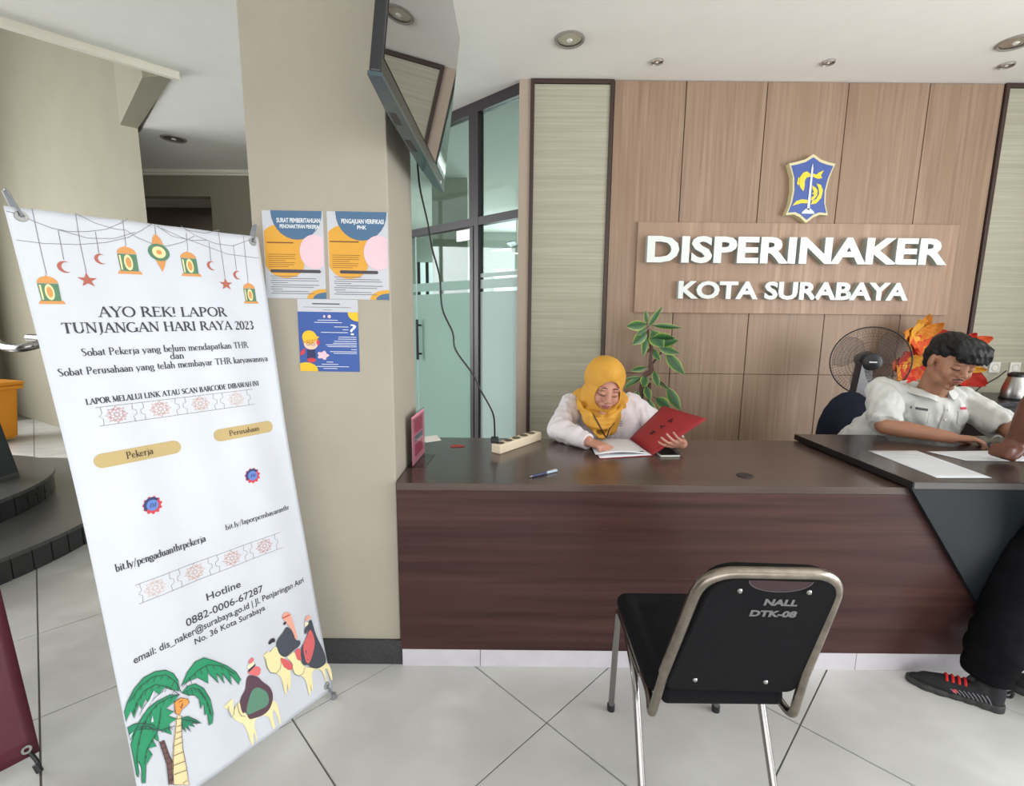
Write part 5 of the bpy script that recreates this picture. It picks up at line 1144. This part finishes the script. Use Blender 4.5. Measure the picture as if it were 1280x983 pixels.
sp = [('c',(2.155,2.475,.90),(2.03,2.67,.62),.150,.158),('c',(2.03,2.67,.62),(2.0,2.73,.52),.158,.165),('c',(2.03,2.485,.955),(2.27,2.455,.955),.088,.088),('e',(2.155,2.44,.91),(.14,.085,.08)),
      ('c',shR,shR.lerp(elR,.55),.078,.078),('f',shR.lerp(elR,.5),shR.lerp(elR,.98),.078,.072),('c',shL,shL.lerp(elL,.5),.072,.070),('f',shL.lerp(elL,.45),shL.lerp(elL,.98),.070,.074),('c',(2.22,2.46,.9),(2.18,2.50,.66),.135,.14)]
sm = blob('shirt', sp, .0075, M_shm, mn, 2, disp=lambda p: fold(20,.010)(p)+.004*math.sin((p.x-2.15)*70+p.z*48+4*noise.noise(p*6)))
bv = BVHTree.FromPolygons([v.co for v in sm.data.vertices], [tuple(p.vertices) for p in sm.data.polygons])
def fr(x, z, lift=.002):
    h = bv.ray_cast(V((x,1.5,z)), V((0,1,0))); return h[0]-V((0,lift,0)) if h[0] else V((x,2.38,z))
def patch(name, x0, x1, z0, z1, m, n=6, sl=0, lift=.002, parent=None):
    bm = bmesh.new(); g = [[bm.verts.new(fr(x0+(x1-x0)*i/n, z0+(z1-z0)*j/n+sl*i/n, lift)) for i in range(n+1)] for j in range(n+1)]
    for j in range(n):
        for i in range(n): bm.faces.new((g[j][i],g[j][i+1],g[j+1][i+1],g[j+1][i]))
    return mesh_obj(name, bm, m, parent, smooth=True)
# collar: two folded flaps round the neck
M_col = mat('white_collar', (214,216,212), .75)
def flap(pts_top, pts_bot):
    bm = bmesh.new(); A = [bm.verts.new(p) for p in pts_top]; B = [bm.verts.new(p) for p in pts_bot]
    for i in range(len(A)-1): bm.faces.new((A[i],A[i+1],B[i+1],B[i]))
    o = mesh_obj('collar', bm, M_col, mn, smooth=True); o.modifiers.new('s','SOLIDIFY').thickness = .004; md = o.modifiers.new('b','SUBSURF'); md.levels = 1; md.render_levels = 1
nc = V((2.148,2.405,1.035))
def ring(a, r, dz): return nc+V((r*math.sin(a), -r*.95*math.cos(a)+.03, dz))
for s_,(a0,a1) in ((-1,(-.18,-2.9)),(1,(.42,2.9))):
    aa = [a0+(a1-a0)*k/9 for k in range(10)]
    top = [ring(a,.078+.006*abs(a),-.022+.016*abs(a)) for a in aa]
    bot = [ring(a,.112+.014*abs(a),-.066+.026*abs(a)+(.0 if k else -.022)) for k,a in enumerate(aa)]
    flap(top, bot)
patch('placket', 2.150, 2.176, .80, .955, M_col, sl=0, parent=mn, lift=.003)
patch('name_tag', 2.035, 2.085, .925, .937, mat('dark_tag', (70,74,76), .5), parent=mn, sl=-.006)
patch('chest_patch', 2.232, 2.272, .932, .944, mat('badge_red', (206,40,66), .6), parent=mn); patch('chest_patch', 2.232, 2.272, .945, .957, mat('badge_white', (226,220,220), .6), parent=mn)
tube('pocket_seam', [fr(x,z) for x,z in ((2.225,.925),(2.225,.86),(2.25,.845),(2.285,.86),(2.285,.925))], .0012, mat('seam_grey', (160,162,160), .8), mn, 5)
tube('pocket_seam', [fr(x,z) for x,z in ((2.03,.915),(2.03,.86),(2.06,.845),(2.09,.86),(2.09,.912))], .0012, mat('seam_grey', (160,162,160), .8), mn, 5)
for z in (.93,.88,.83): lathe('button', [(0,.003),(.005,.003),(.006,0)], M_white, mn, T(fr(2.163,z,.003)) @ R(90,'X'), 10)
settle(mn)
# ------------------------------------------------------------------ folder, papers and phone in front of the woman
fo = empty('document_folder', 'open red cardboard folder with its cover raised, held by the woman in the yellow headscarf', 'folder')
M_red = mat('red_card', (158,36,44), .6, noise_amt=.05); M_pap = mat('paper_sheet', (226,229,234), .7)
hA, hD = V((.604,2.37,.758)), V((.638,2.075,.758)); cB, cC = V((.765,2.37,.930)), V((.868,2.075,.925))
def quad(name, q, th, m, parent, sub=1):
    bm = bmesh.new(); q = [V(p) for p in q]; n = (q[1]-q[0]).cross(q[2]-q[1]).normalized()
    lo = [bm.verts.new(p) for p in q]; hi = [bm.verts.new(p+n*th) for p in q]
    bm.faces.new(lo[::-1]); bm.faces.new(hi)
    for i in range(4): bm.faces.new((lo[i-1],lo[i],hi[i],hi[i-1]))
    bmesh.ops.recalc_face_normals(bm, faces=bm.faces); return mesh_obj(name, bm, m, parent)
bm = bmesh.new(); gq = [[bm.verts.new((hD*(1-i/8)+cC*(i/8))*(1-j/8)+(hA*(1-i/8)+cB*(i/8))*(j/8)) for i in range(9)] for j in range(9)]
for j in range(8):
    for i in range(8): bm.faces.new((gq[j][i],gq[j][i+1],gq[j+1][i+1],gq[j+1][i]))
o = mesh_obj('cover', bm, M_red, fo, smooth=True); o.modifiers.new('s','SOLIDIFY').thickness = .0014; o.modifiers['s'].offset = -1
quad('back_cover', [(.390,2.335,.7525),(.385,2.015,.7525),(.638,2.075,.7535),(.604,2.372,.7535)], .0012, M_red, fo)
cx_ = (cC-hD).normalized(); cy_ = (hA-hD).normalized(); cn = cx_.cross(cy_).normalized(); cn = cn if cn.y < 0 else -cn
s = Sheet(lambda x,y,h: (hD*(1-x/280)+cC*(x/280))*(1-y/297)+(hA*(1-x/280)+cB*(x/280))*(y/297)+cn*(h+.002), fo)
bm = bmesh.new()
for i,ch in enumerate('MAP'): 
    vs = text_box(bm, ch, 0, 26, 0, 28, bold=.03)
    for v in vs: v.co = V((84+i*55+v.co.x, 165-i*12+v.co.y, 0))
s.put('lettering', bm, mat('folder_ink', (66,18,26), .7), 0); settle(fo)
def curl_sheet(name, q, z, lift, m, label, cat, group=None):
    """q: four corners xy (a,b,c,d); lift(u,v) height"""
    bm = bmesh.new(); N = 10; g = []
    for j in range(N+1):
        row = []
        for i in range(N+1):
            u, v = i/N, j/N; p = (V((*q[0],0))*(1-u)+V((*q[1],0))*u)*(1-v)+(V((*q[3],0))*(1-u)+V((*q[2],0))*u)*v
            row.append(bm.verts.new((p.x,p.y,z+lift(u,v))))
        g.append(row)
    for j in range(N):
        for i in range(N): bm.faces.new((g[j][i],g[j][i+1],g[j+1][i+1],g[j+1][i]))
    o = mesh_obj(name, bm, m, None, smooth=True); md = o.modifiers.new('t','SOLIDIFY'); md.thickness = .0004; md.offset = 1
    return tag(o, label, cat, group)
curl_sheet('paper_sheet', [(.388,2.02),(.632,2.078),(.600,2.368),(.392,2.32)], .7545, lambda u,v: .001, M_pap, 'lower white sheet lying on the open red folder', 'paper')
curl_sheet('paper_sheet', [(.375,2.055),(.628,2.082),(.598,2.366),(.385,2.33)], .7565, lambda u,v: .012*math.sin(u*PI)*(1-v*.6)+.004*(1-u), M_pap, 'upper bowed white sheet on the open red folder under the woman\'s hand', 'paper')
tag(box('ink_stamp', (.585,2.10,.7645), (.602,2.11,.7650), pm('navy',(48,52,92)), None), 'small dark stamp mark on the upper sheet of the folder', 'mark')
ph = empty('mobile_phone', 'mobile phone lying on the desk beside the raised red folder', 'phone'); PMx = T((.705,2.115,.7525)) @ R(4,'Z')
box('phone_body', (-.045,-.06,0), (.045,.08,.009), mat('phone_silver', (196,196,190), .35), ph, .003, PMx); box('phone_screen', (-.042,-.057,.009), (.042,.077,.0096), M_black, ph, 0, PMx); settle(ph)
# ------------------------------------------------------------------ papers on the counter
pa = curl_sheet('paper_sheet', [(1.581,1.701),(1.792,1.707),(1.827,2.085),(1.601,2.074)], .7856, lambda u,v: .0004, M_pap, 'long white printed form lying flat on the charcoal counter, nearest the front edge', 'paper')
s = Sheet(lambda x,y,h: V((1.598+x/1000-.0,1.72+y/1000,.7866+h)), pa)
s.line('text_lines', [[(12,y),(12+L,y)] for y,L in ((330,150),(322,120),(300,168),(292,160),(284,168),(276,90),(250,150),(240,120))], 2, pm('faint',(178,184,196)), 0)
s.line('text_lines', [[(30,313),(150,313)]], 6, pm('faint',(178,184,196)), 0)
curl_sheet('paper_sheet', [(1.905,1.93),(2.20,1.93),(2.24,2.10),(1.86,2.07)], .7860, lambda u,v: .010*u*math.sin(v*PI)+.0004, M_pap, 'white sheet on the charcoal counter under the hand of the customer in black', 'paper')
pn = empty('ballpoint_pen', 'dark pen held by the man in the white shirt at the counter', 'pen'); tube('barrel', [(2.19,2.12,.806),(2.15,2.02,.791)], .0045, mat('pen_blue', (30,52,96), .3), pn); tube('tip', [(2.15,2.02,.791),(2.147,2.012,.789)], [.004,.001], M_steel, pn); settle(pn)
# ------------------------------------------------------------------ standing customer at the right
cu = empty('person', 'customer in black trousers standing at the counter, cut off by the right edge', 'person')
HC = T((2.44,1.58,1.50)) @ R(-25,'Z') @ R(160,'Z') @ R(20,'X')
sR, eR, wR = V((2.34,1.50,1.30)), V((2.085,1.835,1.105)), V((2.085,1.915,.875))
sL, eL, wL = V((2.66,1.62,1.28)), V((2.72,1.92,1.05)), V((2.50,2.10,.84))
pc = head_prims(HC)+[('c',HC @ V((0,.02,-.06)),(2.47,1.50,1.34),.058,.06),('c',(2.47,1.52,1.26),(2.33,1.36,.98),.13,.13),('c',sR,sL,.055,.055)]
pc += [('c',sR,eR,.05,.044),('c',eR,eR.lerp(wR,.4),.050,.053),('c',eR.lerp(wR,.4),wR,.053,.034)]+[('c',sL,eL,.05,.042),('c',eL,wL,.042,.028)]
fc = V((2.062,1.915,.834))
pc += [('c',wR,fc,.036,.036),('e',fc,(.046,.040,.040)),('c',fc+V((.012,-.034,.012)),fc+V((-.026,-.044,-.016)),.014,.011)]
for i in range(4):
    K_ = fc+V((-.034,-.034+.021*i,.014)); M2 = K_+V((-.012,-.003,-.030)); pc += [('c',fc+V((0,-.02+.014*i,.01)),K_,.016,.0125),('c',K_,M2,.0125,.0115),('c',M2,M2+V((.028,0,-.010)),.0115,.0105)]
pc += hand_prims(wL, V((-.8,.3,-.2)), V((0,0,-1)), -1, curl=(15,25,20))
hipR, knR, anR = V((2.14,1.38,.92)), V((1.925,1.66,.52)), V((1.735,1.545,.10))
hipL, knL, anL = V((2.32,1.34,.92)), V((2.22,1.52,.50)), V((2.10,1.36,.10))
for h_,k_,a_ in ((hipR,knR,anR),(hipL,knL,anL)): pc += [('c',h_,k_,.09,.06),('c',k_,k_.lerp(a_,.4),.058,.058),('c',k_.lerp(a_,.4),a_,.058,.04)]
pc += [('c',anR,V((1.685,1.555,.052)),.034,.024),('c',anL,V((2.03,1.50,.052)),.034,.024)]
blob('body', pc, .0065, M_skd, cu, 3)
M_trs = mat('black_trousers', (14,13,17), .9, spec=.12, noise_amt=.3, noise_scale=18, bump=.15, bscale=30)
def leg(h_, k_, a_):
    m1 = k_.lerp(a_,.5); return [('c',h_,k_,.115,.088),('c',k_,m1,.088,.088),('c',m1,a_+V((.01,.005,.09)),.088,.086),('f',a_+V((.012,.006,.12)),a_+V((.0,.004,-.012)),.086,.070)]
def tdisp(p):
    k = max(0,min(1,(.42-p.z)/.25)); return .011*noise.noise(p*9)+.007*noise.noise(V((p.x*14,p.y*14,p.z*34)))*(.5+k)
tr = leg(hipR,knR,anR)+leg(hipL,knL,anL)+[('c',(2.16,1.40,.95),(2.32,1.36,.95),.14,.14)]
blob('trousers', tr, .009, M_trs, cu, 3, disp=tdisp)
M_nsh = mat('navy_shirt', (24,26,40), .85, spec=.15, noise_amt=.15, noise_scale=20, bump=.1, bscale=20)
blob('shirt', [('c',(2.48,1.52,1.24),(2.30,1.38,.98),.165,.17),('c',sR,sL,.08,.08),('f',sR,sR.lerp(eR,.90),.082,.082),('f',sL,sL.lerp(eL,.9),.078,.07)], .01, M_nsh, cu, 4, disp=fold(12,.012))
blob('hair', [('e',HC @ V((0,.025,.055)),(.086,.10,.085),HC.to_3x3().to_4x4()),('e',HC @ V((0,.065,0)),(.078,.05,.08),HC.to_3x3().to_4x4())], .008, M_hair, cu, 2)
settle(cu)
def shoe(toe, heel, label, group='sneakers of the standing customer'):
    g = empty('sneaker', label, 'shoe', group); toe, heel = V((*toe,0)), V((*heel,0)); d = (toe-heel); L = d.length; d.normalize(); SX = V((-d.y,d.x,0))
    SM_ = frame3(heel, d, SX, V((0,0,1))); p = lambda x,y,z: SM_ @ V((x*L,y*L,z*L)); Rt = frame3((0,0,0), d, SX, V((0,0,1)))
    E = lambda c,r: ('e', p(*c), tuple(x*L for x in r), Rt); C = lambda a,b,ra,rb: ('c', p(*a), p(*b), ra*L, rb*L)
    sole = []
    for x,w_ in ((.10,.115),(.2,.118),(.35,.115),(.5,.13),(.65,.155),(.78,.155),(.9,.105)): sole += [('f',p(x,0,.004),p(x,0,.085+(.02 if x < .3 else 0)),w_*L,w_*L*.97)]
    sl = blob('sole', sole, .004, mat('sole_black', (46,46,46), .6), g, 4)
    for v in sl.data.vertices: 
        if v.co.z < .006: v.co.z = .0015
    up = [C((.12,0,.14),(.10,0,.27),.115,.105),C((.22,0,.16),(.24,0,.25),.12,.105),C((.3,0,.15),(.55,0,.13),.125,.12),C((.55,0,.12),(.78,0,.095),.135,.105),C((.78,0,.09),(.91,0,.085),.10,.055)]
    blob('upper', up, .0042, mat('knit_black', (30,30,34), .85, bump=.3, bscale=400), g, 4)
    uo = g.children[-1]; bv = BVHTree.FromPolygons([v.co for v in uo.data.vertices], [tuple(q.vertices) for q in uo.data.polygons])
    def top(x, y, lf=.001):
        h = bv.ray_cast(p(x,y,1.0), V((0,0,-1))); return (h[0]+V((0,0,lf))) if h[0] else p(x,y,.2)
    def sidep(x, z, sg=-1, lf=.001):
        h = bv.ray_cast(p(x,sg*.6,z), SX*(-sg)); return (h[0]+SX*sg*lf) if h[0] else p(x,sg*.12,z)
    M_lr = mat('lace_red', (216,34,40), .6)
    for k in range(4):
        x = .40+.062*k; tube('lace', [top(x,.085), top(x,.04,.004), top(x,0,.005), top(x,-.04,.004), top(x,-.09)], .0042, M_lr, g, 6)
    for sg in (-1,1):
        bm = bmesh.new(); c = [sidep(.50+.028*math.cos(a),.135+.026*math.sin(a),sg) for a in [2*PI*k/10 for k in range(10)]]; bm.faces.new([bm.verts.new(q) for q in c]); o = mesh_obj('emblem', bm, M_lr, g); 
        md = o.modifiers.new('s','SOLIDIFY'); md.thickness = .002; md.offset = 0
        for k in range(9):
            x = .14+.043*k; h_ = .18-.012*k; tube('side_stripe', [sidep(x,.10,sg), sidep(x+.03,.10+h_*.35,sg), sidep(x+.065,.10+h_*.6,sg)], .0018, mat('stripe_grey', (120,120,126), .5), g, 5)
    tube('pull_tab', smoothpath([p(.0,0,.27),p(-.05,0,.31),p(-.045,0,.24),p(.0,0,.22)],4), .005, M_black, g, 6)
    tube('tongue', smoothpath([p(.30,0,.26),p(.34,0,.33),p(.36,0,.30)],4), .009, mat('knit_black', (30,30,34), .85), g, 8)
    settle(g)
shoe((1.525,1.648), (1.745,1.492), 'black knit sneaker with red laces, the customer\'s front foot pointing at the desk')
shoe((1.87,1.645), (2.10,1.43), 'black sneaker of the customer\'s rear foot, cut off by the right edge')
# ------------------------------------------------------------------ stand fan
fn = empty('stand_fan', 'black stand fan with a round wire grille behind the man in the white shirt', 'fan')
FM = T((2.235,2.97,1.117)) @ R(-22,'Z') @ R(90,'X')     # local z points to the viewer
# R(90,X): local z -> -y
gr = bmesh.new()
for r in (.05,.068,.086,.104,.122,.140,.158,.176,.190,.202):
    tubem(gr, [FM @ V((r*math.cos(a),r*math.sin(a),.045-.05*(r/.217)**2.2)) for a in [2*PI*k/40 for k in range(40)]], .0009 if r not in (.122,) else .0016, 4, closed=True)
bmesh.ops.recalc_face_normals(gr, faces=gr.faces); mesh_obj('grille_rings', gr, mat('grille_grey', (44,40,40), .5), fn)
bm = bmesh.new()
for k in range(72):
    a = 2*PI*k/72; tubem(bm, [FM @ V((r*math.cos(a+r*1.2),r*math.sin(a+r*1.2),.045-.05*(r/.217)**2.2)) for r in (.045,.10,.15,.19,.212)], .0007, 3)
    tubem(bm, [FM @ V((r*math.cos(a),r*math.sin(a),-.085+.09*(r/.217)**3)) for r in (.05,.13,.18,.212)], .0007, 3)
o = mesh_obj('grille_spokes', bm, mat('grille_grey', (44,40,40), .5), fn); o['kind'] = 'stuff'
tube('grille_rim', [FM @ V((.213*math.cos(a),.213*math.sin(a),-.003)) for a in [2*PI*k/60 for k in range(60)]], .0042, M_black, fn, 8, closed=True)
lathe('hub', [(0,.060),(.030,.058),(.050,.050),(.054,.035),(.05,.02),(0,.02)], M_black, fn, FM)
s = Sheet(lambda x,y,h: FM @ V((x/1000,y/1000,.0615+h)), fn); s.poly('brand_strip', [[(-20,-4),(20,-4),(20,4),(-20,4)]], mat('fan_white', (210,210,215), .5), 0); s.poly('indicator', [circ(0,-22,4)], mat('fan_white', (210,210,215), .5), -.006)
for k in range(3):
    bm = bmesh.new(); a0 = 2*PI*k/3+.4; n = 8; g = []
    for i in range(n+1):
        r = .05+.15*i/n; row = []
        for j in range(7):
            a = a0+(j/6-.5)*(1.0+.5*math.sin(PI*i/n))+.3*i/n; row.append(bm.verts.new(FM @ V((r*math.cos(a),r*math.sin(a),-.02+.03*(j/6-.5)))))
        g.append(row)
    for i in range(n):
        for j in range(6): bm.faces.new((g[i][j],g[i][j+1],g[i+1][j+1],g[i+1][j]))
    o = mesh_obj('blade', bm, mat('fan_blade', (96,84,80), .35, Alpha=.22), fn, smooth=True); o.modifiers.new('s','SOLIDIFY').thickness = .002
tube('motor_housing', [FM @ V((0,0,-.03)), FM @ V((0,0,-.09)), FM @ V((0,0,-.18))], [.05,.06,.045], M_black, fn, 20)
bx_ = FM @ V((0,-.01,-.12)); bm = bmesh.new()
base = V((2.225,3.03,.85)); q0 = [( -.055,.0),(.055,.0),(.035,.24),(-.03,.24)]
prismm(bm, q0, -.03, .03, T((2.20,2.975,.865)) @ R(90,'X')); mesh_obj('control_neck', bm, mat('fan_neck', (50,46,50), .3), fn)
tube('pole', [(2.20,2.975,.88),(2.20,2.975,.03)], .016, M_black, fn, 12); lathe('base', [(0,0),(.19,0),(.19,.012),(.05,.035),(0,.04)], M_black, fn, T((2.20,2.975,0)))
for k in range(3): lathe('button', [(0,.004),(.006,.003),(.007,0)], M_grey, fn, T((2.187+.014*k,2.943,.90)) @ R(90,'X'), 10)
settle(fn)
# ------------------------------------------------------------------ potted plant
pt = empty('potted_plant', 'variegated leafy plant on a brown stem behind the woman, in front of the wood panels', 'plant')
M_stem = mat('stem_brown', (92,66,60), .8, noise_amt=.3, noise_scale=60); M_soil = mat('soil', (52,40,32), .95)
lathe('pot', [(0,.001),(.12,.001),(.16,.26),(.175,.27),(.175,.30),(.155,.30),(.145,.05),(0,.05)], mat('pot_brown', (96,62,48), .5), pt, T((.875,3.12,0))); lathe('soil', [(0,.262),(.148,.26)], M_soil, pt, T((.875,3.12,0)))
def leafm(label=None):
    m = bpy.data.materials.new('variegated_leaf'); m.use_nodes = True; nt = m.node_tree; b = nt.nodes['Principled BSDF']
    a = nt.nodes.new('ShaderNodeAttribute'); a.attribute_name = 'edge'; n = nt.nodes.new('ShaderNodeTexNoise'); n.inputs['Scale'].default_value = 28
    ad = nt.nodes.new('ShaderNodeMath'); ad.operation = 'MULTIPLY_ADD'; ad.inputs[1].default_value = .5; nt.links.new(n.outputs[0], ad.inputs[0]); nt.links.new(a.outputs['Fac'], ad.inputs[2])
    cr = nt.nodes.new('ShaderNodeValToRGB'); e = cr.color_ramp.elements; e[0].position = .25; e[0].color = lin((36,74,44)); e[1].position = .88; e[1].color = lin((186,190,96)); x = cr.color_ramp.elements.new(.70); x.color = lin((66,116,58))
    nt.links.new(ad.outputs[0], cr.inputs[0]); nt.links.new(cr.outputs[0], b.inputs['Base Color']); b.inputs['Roughness'].default_value = .4; return m
M_leaf = leafm()
tube('stem', smoothpath([(.875,3.12,.26),(.862,3.12,.55),(.858,3.12,.80),(.862,3.11,.98),(.905,3.10,1.03),(.90,3.10,1.10),(.905,3.10,1.17),(.885,3.10,1.23),(.875,3.10,1.30)],5), [.014]*10+[.017]*14+[.012]*8+[.008]*9, M_stem, pt, 10)
tube('stem', smoothpath([(.895,3.11,1.05),(.93,3.10,1.10),(.965,3.09,1.155)],5), .007, M_stem, pt, 8)
tube('stem', smoothpath([(.89,3.10,1.16),(.868,3.10,1.18),(.862,3.10,1.20)],4), .012, M_stem, pt, 8)
tube('stem', smoothpath([(.872,3.12,.62),(.905,3.11,.82),(.905,3.11,.95)],5), .011, M_stem, pt, 8)
def leaf(base, tip, w_, droop=.02, roll=0, face=0):
    base, tip = V(base), V(tip); d = tip-base; L = d.length; d.normalize()
    side = d.cross(V((0,1,0))); side = side.normalized() if side.length > .2 else V((1,0,0)); nn = side.cross(d).normalized()
    q = Matrix.Rotation(math.radians(roll), 3, d); side = q @ side; nn = q @ nn
    bm = bmesh.new(); N = 9; g = []; lay = bm.verts.layers.float.new('edge')
    for i in range(N+1):
        t = i/N; ww = w_*(math.sin(PI*min(1,t*1.02+.02)**.85)**.9 if t < 1 else 0)+.0008; row = []
        for j in range(5):
            e = (j-2)/2; p = base+d*L*t+side*ww*e+nn*(abs(e)*ww*.35-droop*t*t)+V((0,0,-1))*droop*1.5*t*t
            v = bm.verts.new(p); v[lay] = abs(e)*.62+(.1 if t > .9 else 0); row.append(v)
        g.append(row)
    for i in range(N):
        for j in range(4): bm.faces.new((g[i][j],g[i][j+1],g[i+1][j+1],g[i+1][j]))
    mesh_obj('leaf', bm, M_leaf, pt, smooth=True)
    tube('petiole', [base-d*.02+V((0,.004,0)), base], .0022, M_stem, pt, 5)
tp = (.878,3.10,1.295)
for a in [((.862,3.10,1.335),(.722,3.08,1.318),.034,.0,20),((.862,3.10,1.31),(.80,3.08,1.262),.022,0,0),((.868,3.10,1.285),(.768,3.06,1.20),.034,0,10),((.868,3.10,1.26),(.842,3.06,1.125),.024,0,0),
 ((.868,3.11,1.34),(.852,3.10,1.425),.015,0,0),((.88,3.10,1.32),(.955,3.08,1.45),.019,0,0),((.91,3.10,1.325),(1.09,3.08,1.312),.019,0,15),((.895,3.09,1.29),(.965,3.04,1.185),.05,.0,0),((.90,3.08,1.24),(1.03,3.03,1.25),.038,0,40),
 ((.93,3.09,1.21),(1.06,3.04,1.235),.036,0,0),((.945,3.08,1.19),(1.075,3.05,1.15),.030,0,-20),((.90,3.10,1.18),(.955,3.06,1.10),.024,0,0),((1.0,3.09,1.145),(1.115,3.05,1.01),.037,.0,0),((.875,3.10,1.055),(.765,3.07,1.035),.020,0,30),
 ((.88,3.10,1.0),(.845,3.04,.93),.030,0,0),((.93,3.10,1.03),(.945,3.04,.93),.024,0,0),((.845,3.10,.985),(.715,3.06,.93),.018,.01,0),((.84,3.10,.99),(.72,3.07,.975),.011,0,0),((1.02,3.09,.92),(1.105,3.05,.775),.036,0,0),((.94,3.10,.97),(1.05,3.08,.90),.012,0,0),
 ((.90,3.10,.84),(.925,3.04,.72),.036,0,0),((.95,3.10,.85),(1.03,3.04,.80),.034,0,0),((.86,3.10,.86),(.80,3.05,.78),.03,0,0),((.88,3.10,.93),(.90,3.05,.84),.026,0,0),((.83,3.10,.90),(.80,3.06,.82),.022,0,0),((.99,3.1,.80),(1.02,3.05,.70),.032,0,0)]:
    leaf(*a)
tube('petiole', smoothpath([(.90,3.10,.98),(.97,3.09,.965),(1.02,3.09,.92)],4), .003, M_stem, pt, 6)
settle(pt)
# ------------------------------------------------------------------ paper flower decoration behind the fan and the man
M_o1 = mat('crepe_orange', (212,136,44), .7, noise_amt=.15, noise_scale=12); M_o2 = mat('crepe_red', (196,46,30), .7, noise_amt=.15, noise_scale=12); M_o3 = mat('crepe_flame', (206,84,38), .7, noise_amt=.15); M_o4 = mat('crepe_yellow', (216,160,54), .7)
def petal(g, c, ang, L, w_, m, tilt=25):
    PMt = T(c) @ R(ang,'Y') @ R(tilt,'X'); bm = bmesh.new(); N = 8; gr_ = []
    for i in range(N+1):
        t = i/N; ww = w_*math.sin(PI*(.12+.86*t)**1.0)**.7; row = []
        for j in range(5):
            e = (j-2)/2; row.append(bm.verts.new(PMt @ V((ww*e, -.03*t*t-abs(e)*.012+.004*math.sin(t*9+e*4), L*t))))
        gr_.append(row)
    for i in range(N):
        for j in range(4): bm.faces.new((gr_[i][j],gr_[i][j+1],gr_[i+1][j+1],gr_[i+1][j]))
    o = mesh_obj('petal', bm, m, g, smooth=False); o.modifiers.new('s','SOLIDIFY').thickness = .0012
def flower(c, pet, label, mc):
    g = empty('paper_flower', label, 'paper flower', 'crepe paper flowers on the wall behind the man')
    for a in pet: petal(g, c, *a)
    lathe('flower_center', [(0,.02),(.02,.012),(.024,0)], mc, g, T(c) @ R(90,'X'), 14)
    tube('wire', [V(c), V((c[0],3.392,c[2]-.01))], .003, M_black, g, 5); settle(g)
flower((2.78,3.30,1.25), [(-75,.20,.055,M_o1,20),(-35,.19,.05,M_o4,25),(-5,.19,.05,M_o1,20),(35,.17,.05,M_o1,28),(70,.17,.045,M_o2,22),(110,.15,.05,M_o3,25),(150,.15,.05,M_o1,25),(-115,.17,.055,M_o1,25),(-150,.16,.05,M_o3,30)], 'large orange crepe paper flower on the wall, above right of the fan', M_o4)
flower((2.72,3.30,1.06), [(-80,.19,.05,M_o3,20),(-40,.17,.05,M_o2,25),(0,.15,.05,M_o2,20),(45,.15,.05,M_o4,28),(90,.16,.05,M_o2,22),(135,.17,.05,M_o3,25),(180,.16,.05,M_o2,25),(-125,.17,.055,M_o1,25)], 'red and orange crepe paper flower on the wall right behind the fan', M_o4)
flower((3.03,3.30,1.17), [(-20,.15,.05,M_o3,20),(25,.17,.05,M_o2,25),(60,.22,.05,M_o3,20),(100,.19,.035,M_o1,20),(140,.17,.05,M_o4,28),(-70,.15,.05,M_o2,22)], 'red and orange crepe paper flower on the wall behind the man\'s hair', M_o4)
flower((3.05,3.30,1.06), [(60,.20,.045,M_o1,15),(95,.18,.03,M_o4,20),(125,.22,.07,M_o2,18),(170,.16,.05,M_o2,25),(-120,.15,.05,M_o2,25)], 'dark red crepe paper flower low on the wall beside the man\'s chin', M_o4)
# ------------------------------------------------------------------ sockets, cabinet, flask
def plate(x, label):
    g = empty('wall_plate', label, 'socket', 'wall sockets on the right wallpaper'); box('plate', (x-.038,YW-.018,1.012), (x+.038,YW-.0065,1.088), M_white, g, .003); lathe('socket_face', [(0,-.002),(.018,-.001),(.024,.004),(.026,.004),(.026,0)], mat('socket_grey', (206,204,196), .5), g, T((x,YW-.018,1.05)) @ R(90,'X'), 20); settle(g)
plate(3.44,'white wall socket on the striped wallpaper, left one of two'); plate(3.585,'white wall socket on the striped wallpaper, right one above the flask')
tube('socket_cable', smoothpath([(3.50,3.36,1.03),(3.42,3.34,.98),(3.30,3.32,.92),(3.22,3.28,.88)],6), .004, M_black); tag(bpy.data.objects['socket_cable'], 'black cable running down from the wall sockets to the black cabinet', 'cable')
sc = empty('side_cabinet', 'low black side cabinet under the sockets behind the man', 'cabinet')
box('carcass', (3.04,2.93,.0), (3.95,3.34,.85), M_black, sc, .003); box('cabinet_top', (3.02,2.91,.85), (3.97,3.36,.872), mat('black_top', (40,38,44), .3), sc, .002)
for k in range(2): d_ = box('door', (3.05+k*.45,2.915,.03), (3.49+k*.45,2.929,.84), M_black, sc, .002); tube('door_handle', [(3.43+k*.12,2.905,.55),(3.43+k*.12,2.905,.68)], .005, M_steel, d_)
settle(sc)
fk = empty('vacuum_flask', 'brushed steel vacuum flask with black lid and handle on the black cabinet', 'flask')
FT = T((3.255,3.05,.873))
lathe('flask_body', [(0,0),(.066,0),(.070,.01),(.066,.07),(.050,.135),(.045,.150)], M_steel, fk, FT); lathe('flask_lid', [(.047,.148),(.048,.165),(.03,.178),(0,.18)], M_black, fk, FT); lathe('base_ring', [(0,0),(.072,0),(.073,.012),(.068,.014)], M_black, fk, FT)
tube('flask_handle', smoothpath([(3.30,3.05,1.03),(3.36,3.04,1.03),(3.385,3.04,.98),(3.37,3.04,.91),(3.32,3.05,.89)],6), .010, M_black, fk, 8); tube('pour_lever', smoothpath([(3.24,3.04,1.03),(3.30,3.03,1.06),(3.345,3.02,1.115)],5), [.008]*6+[.011]*4+[.006], M_black, fk, 8)
settle(fk)
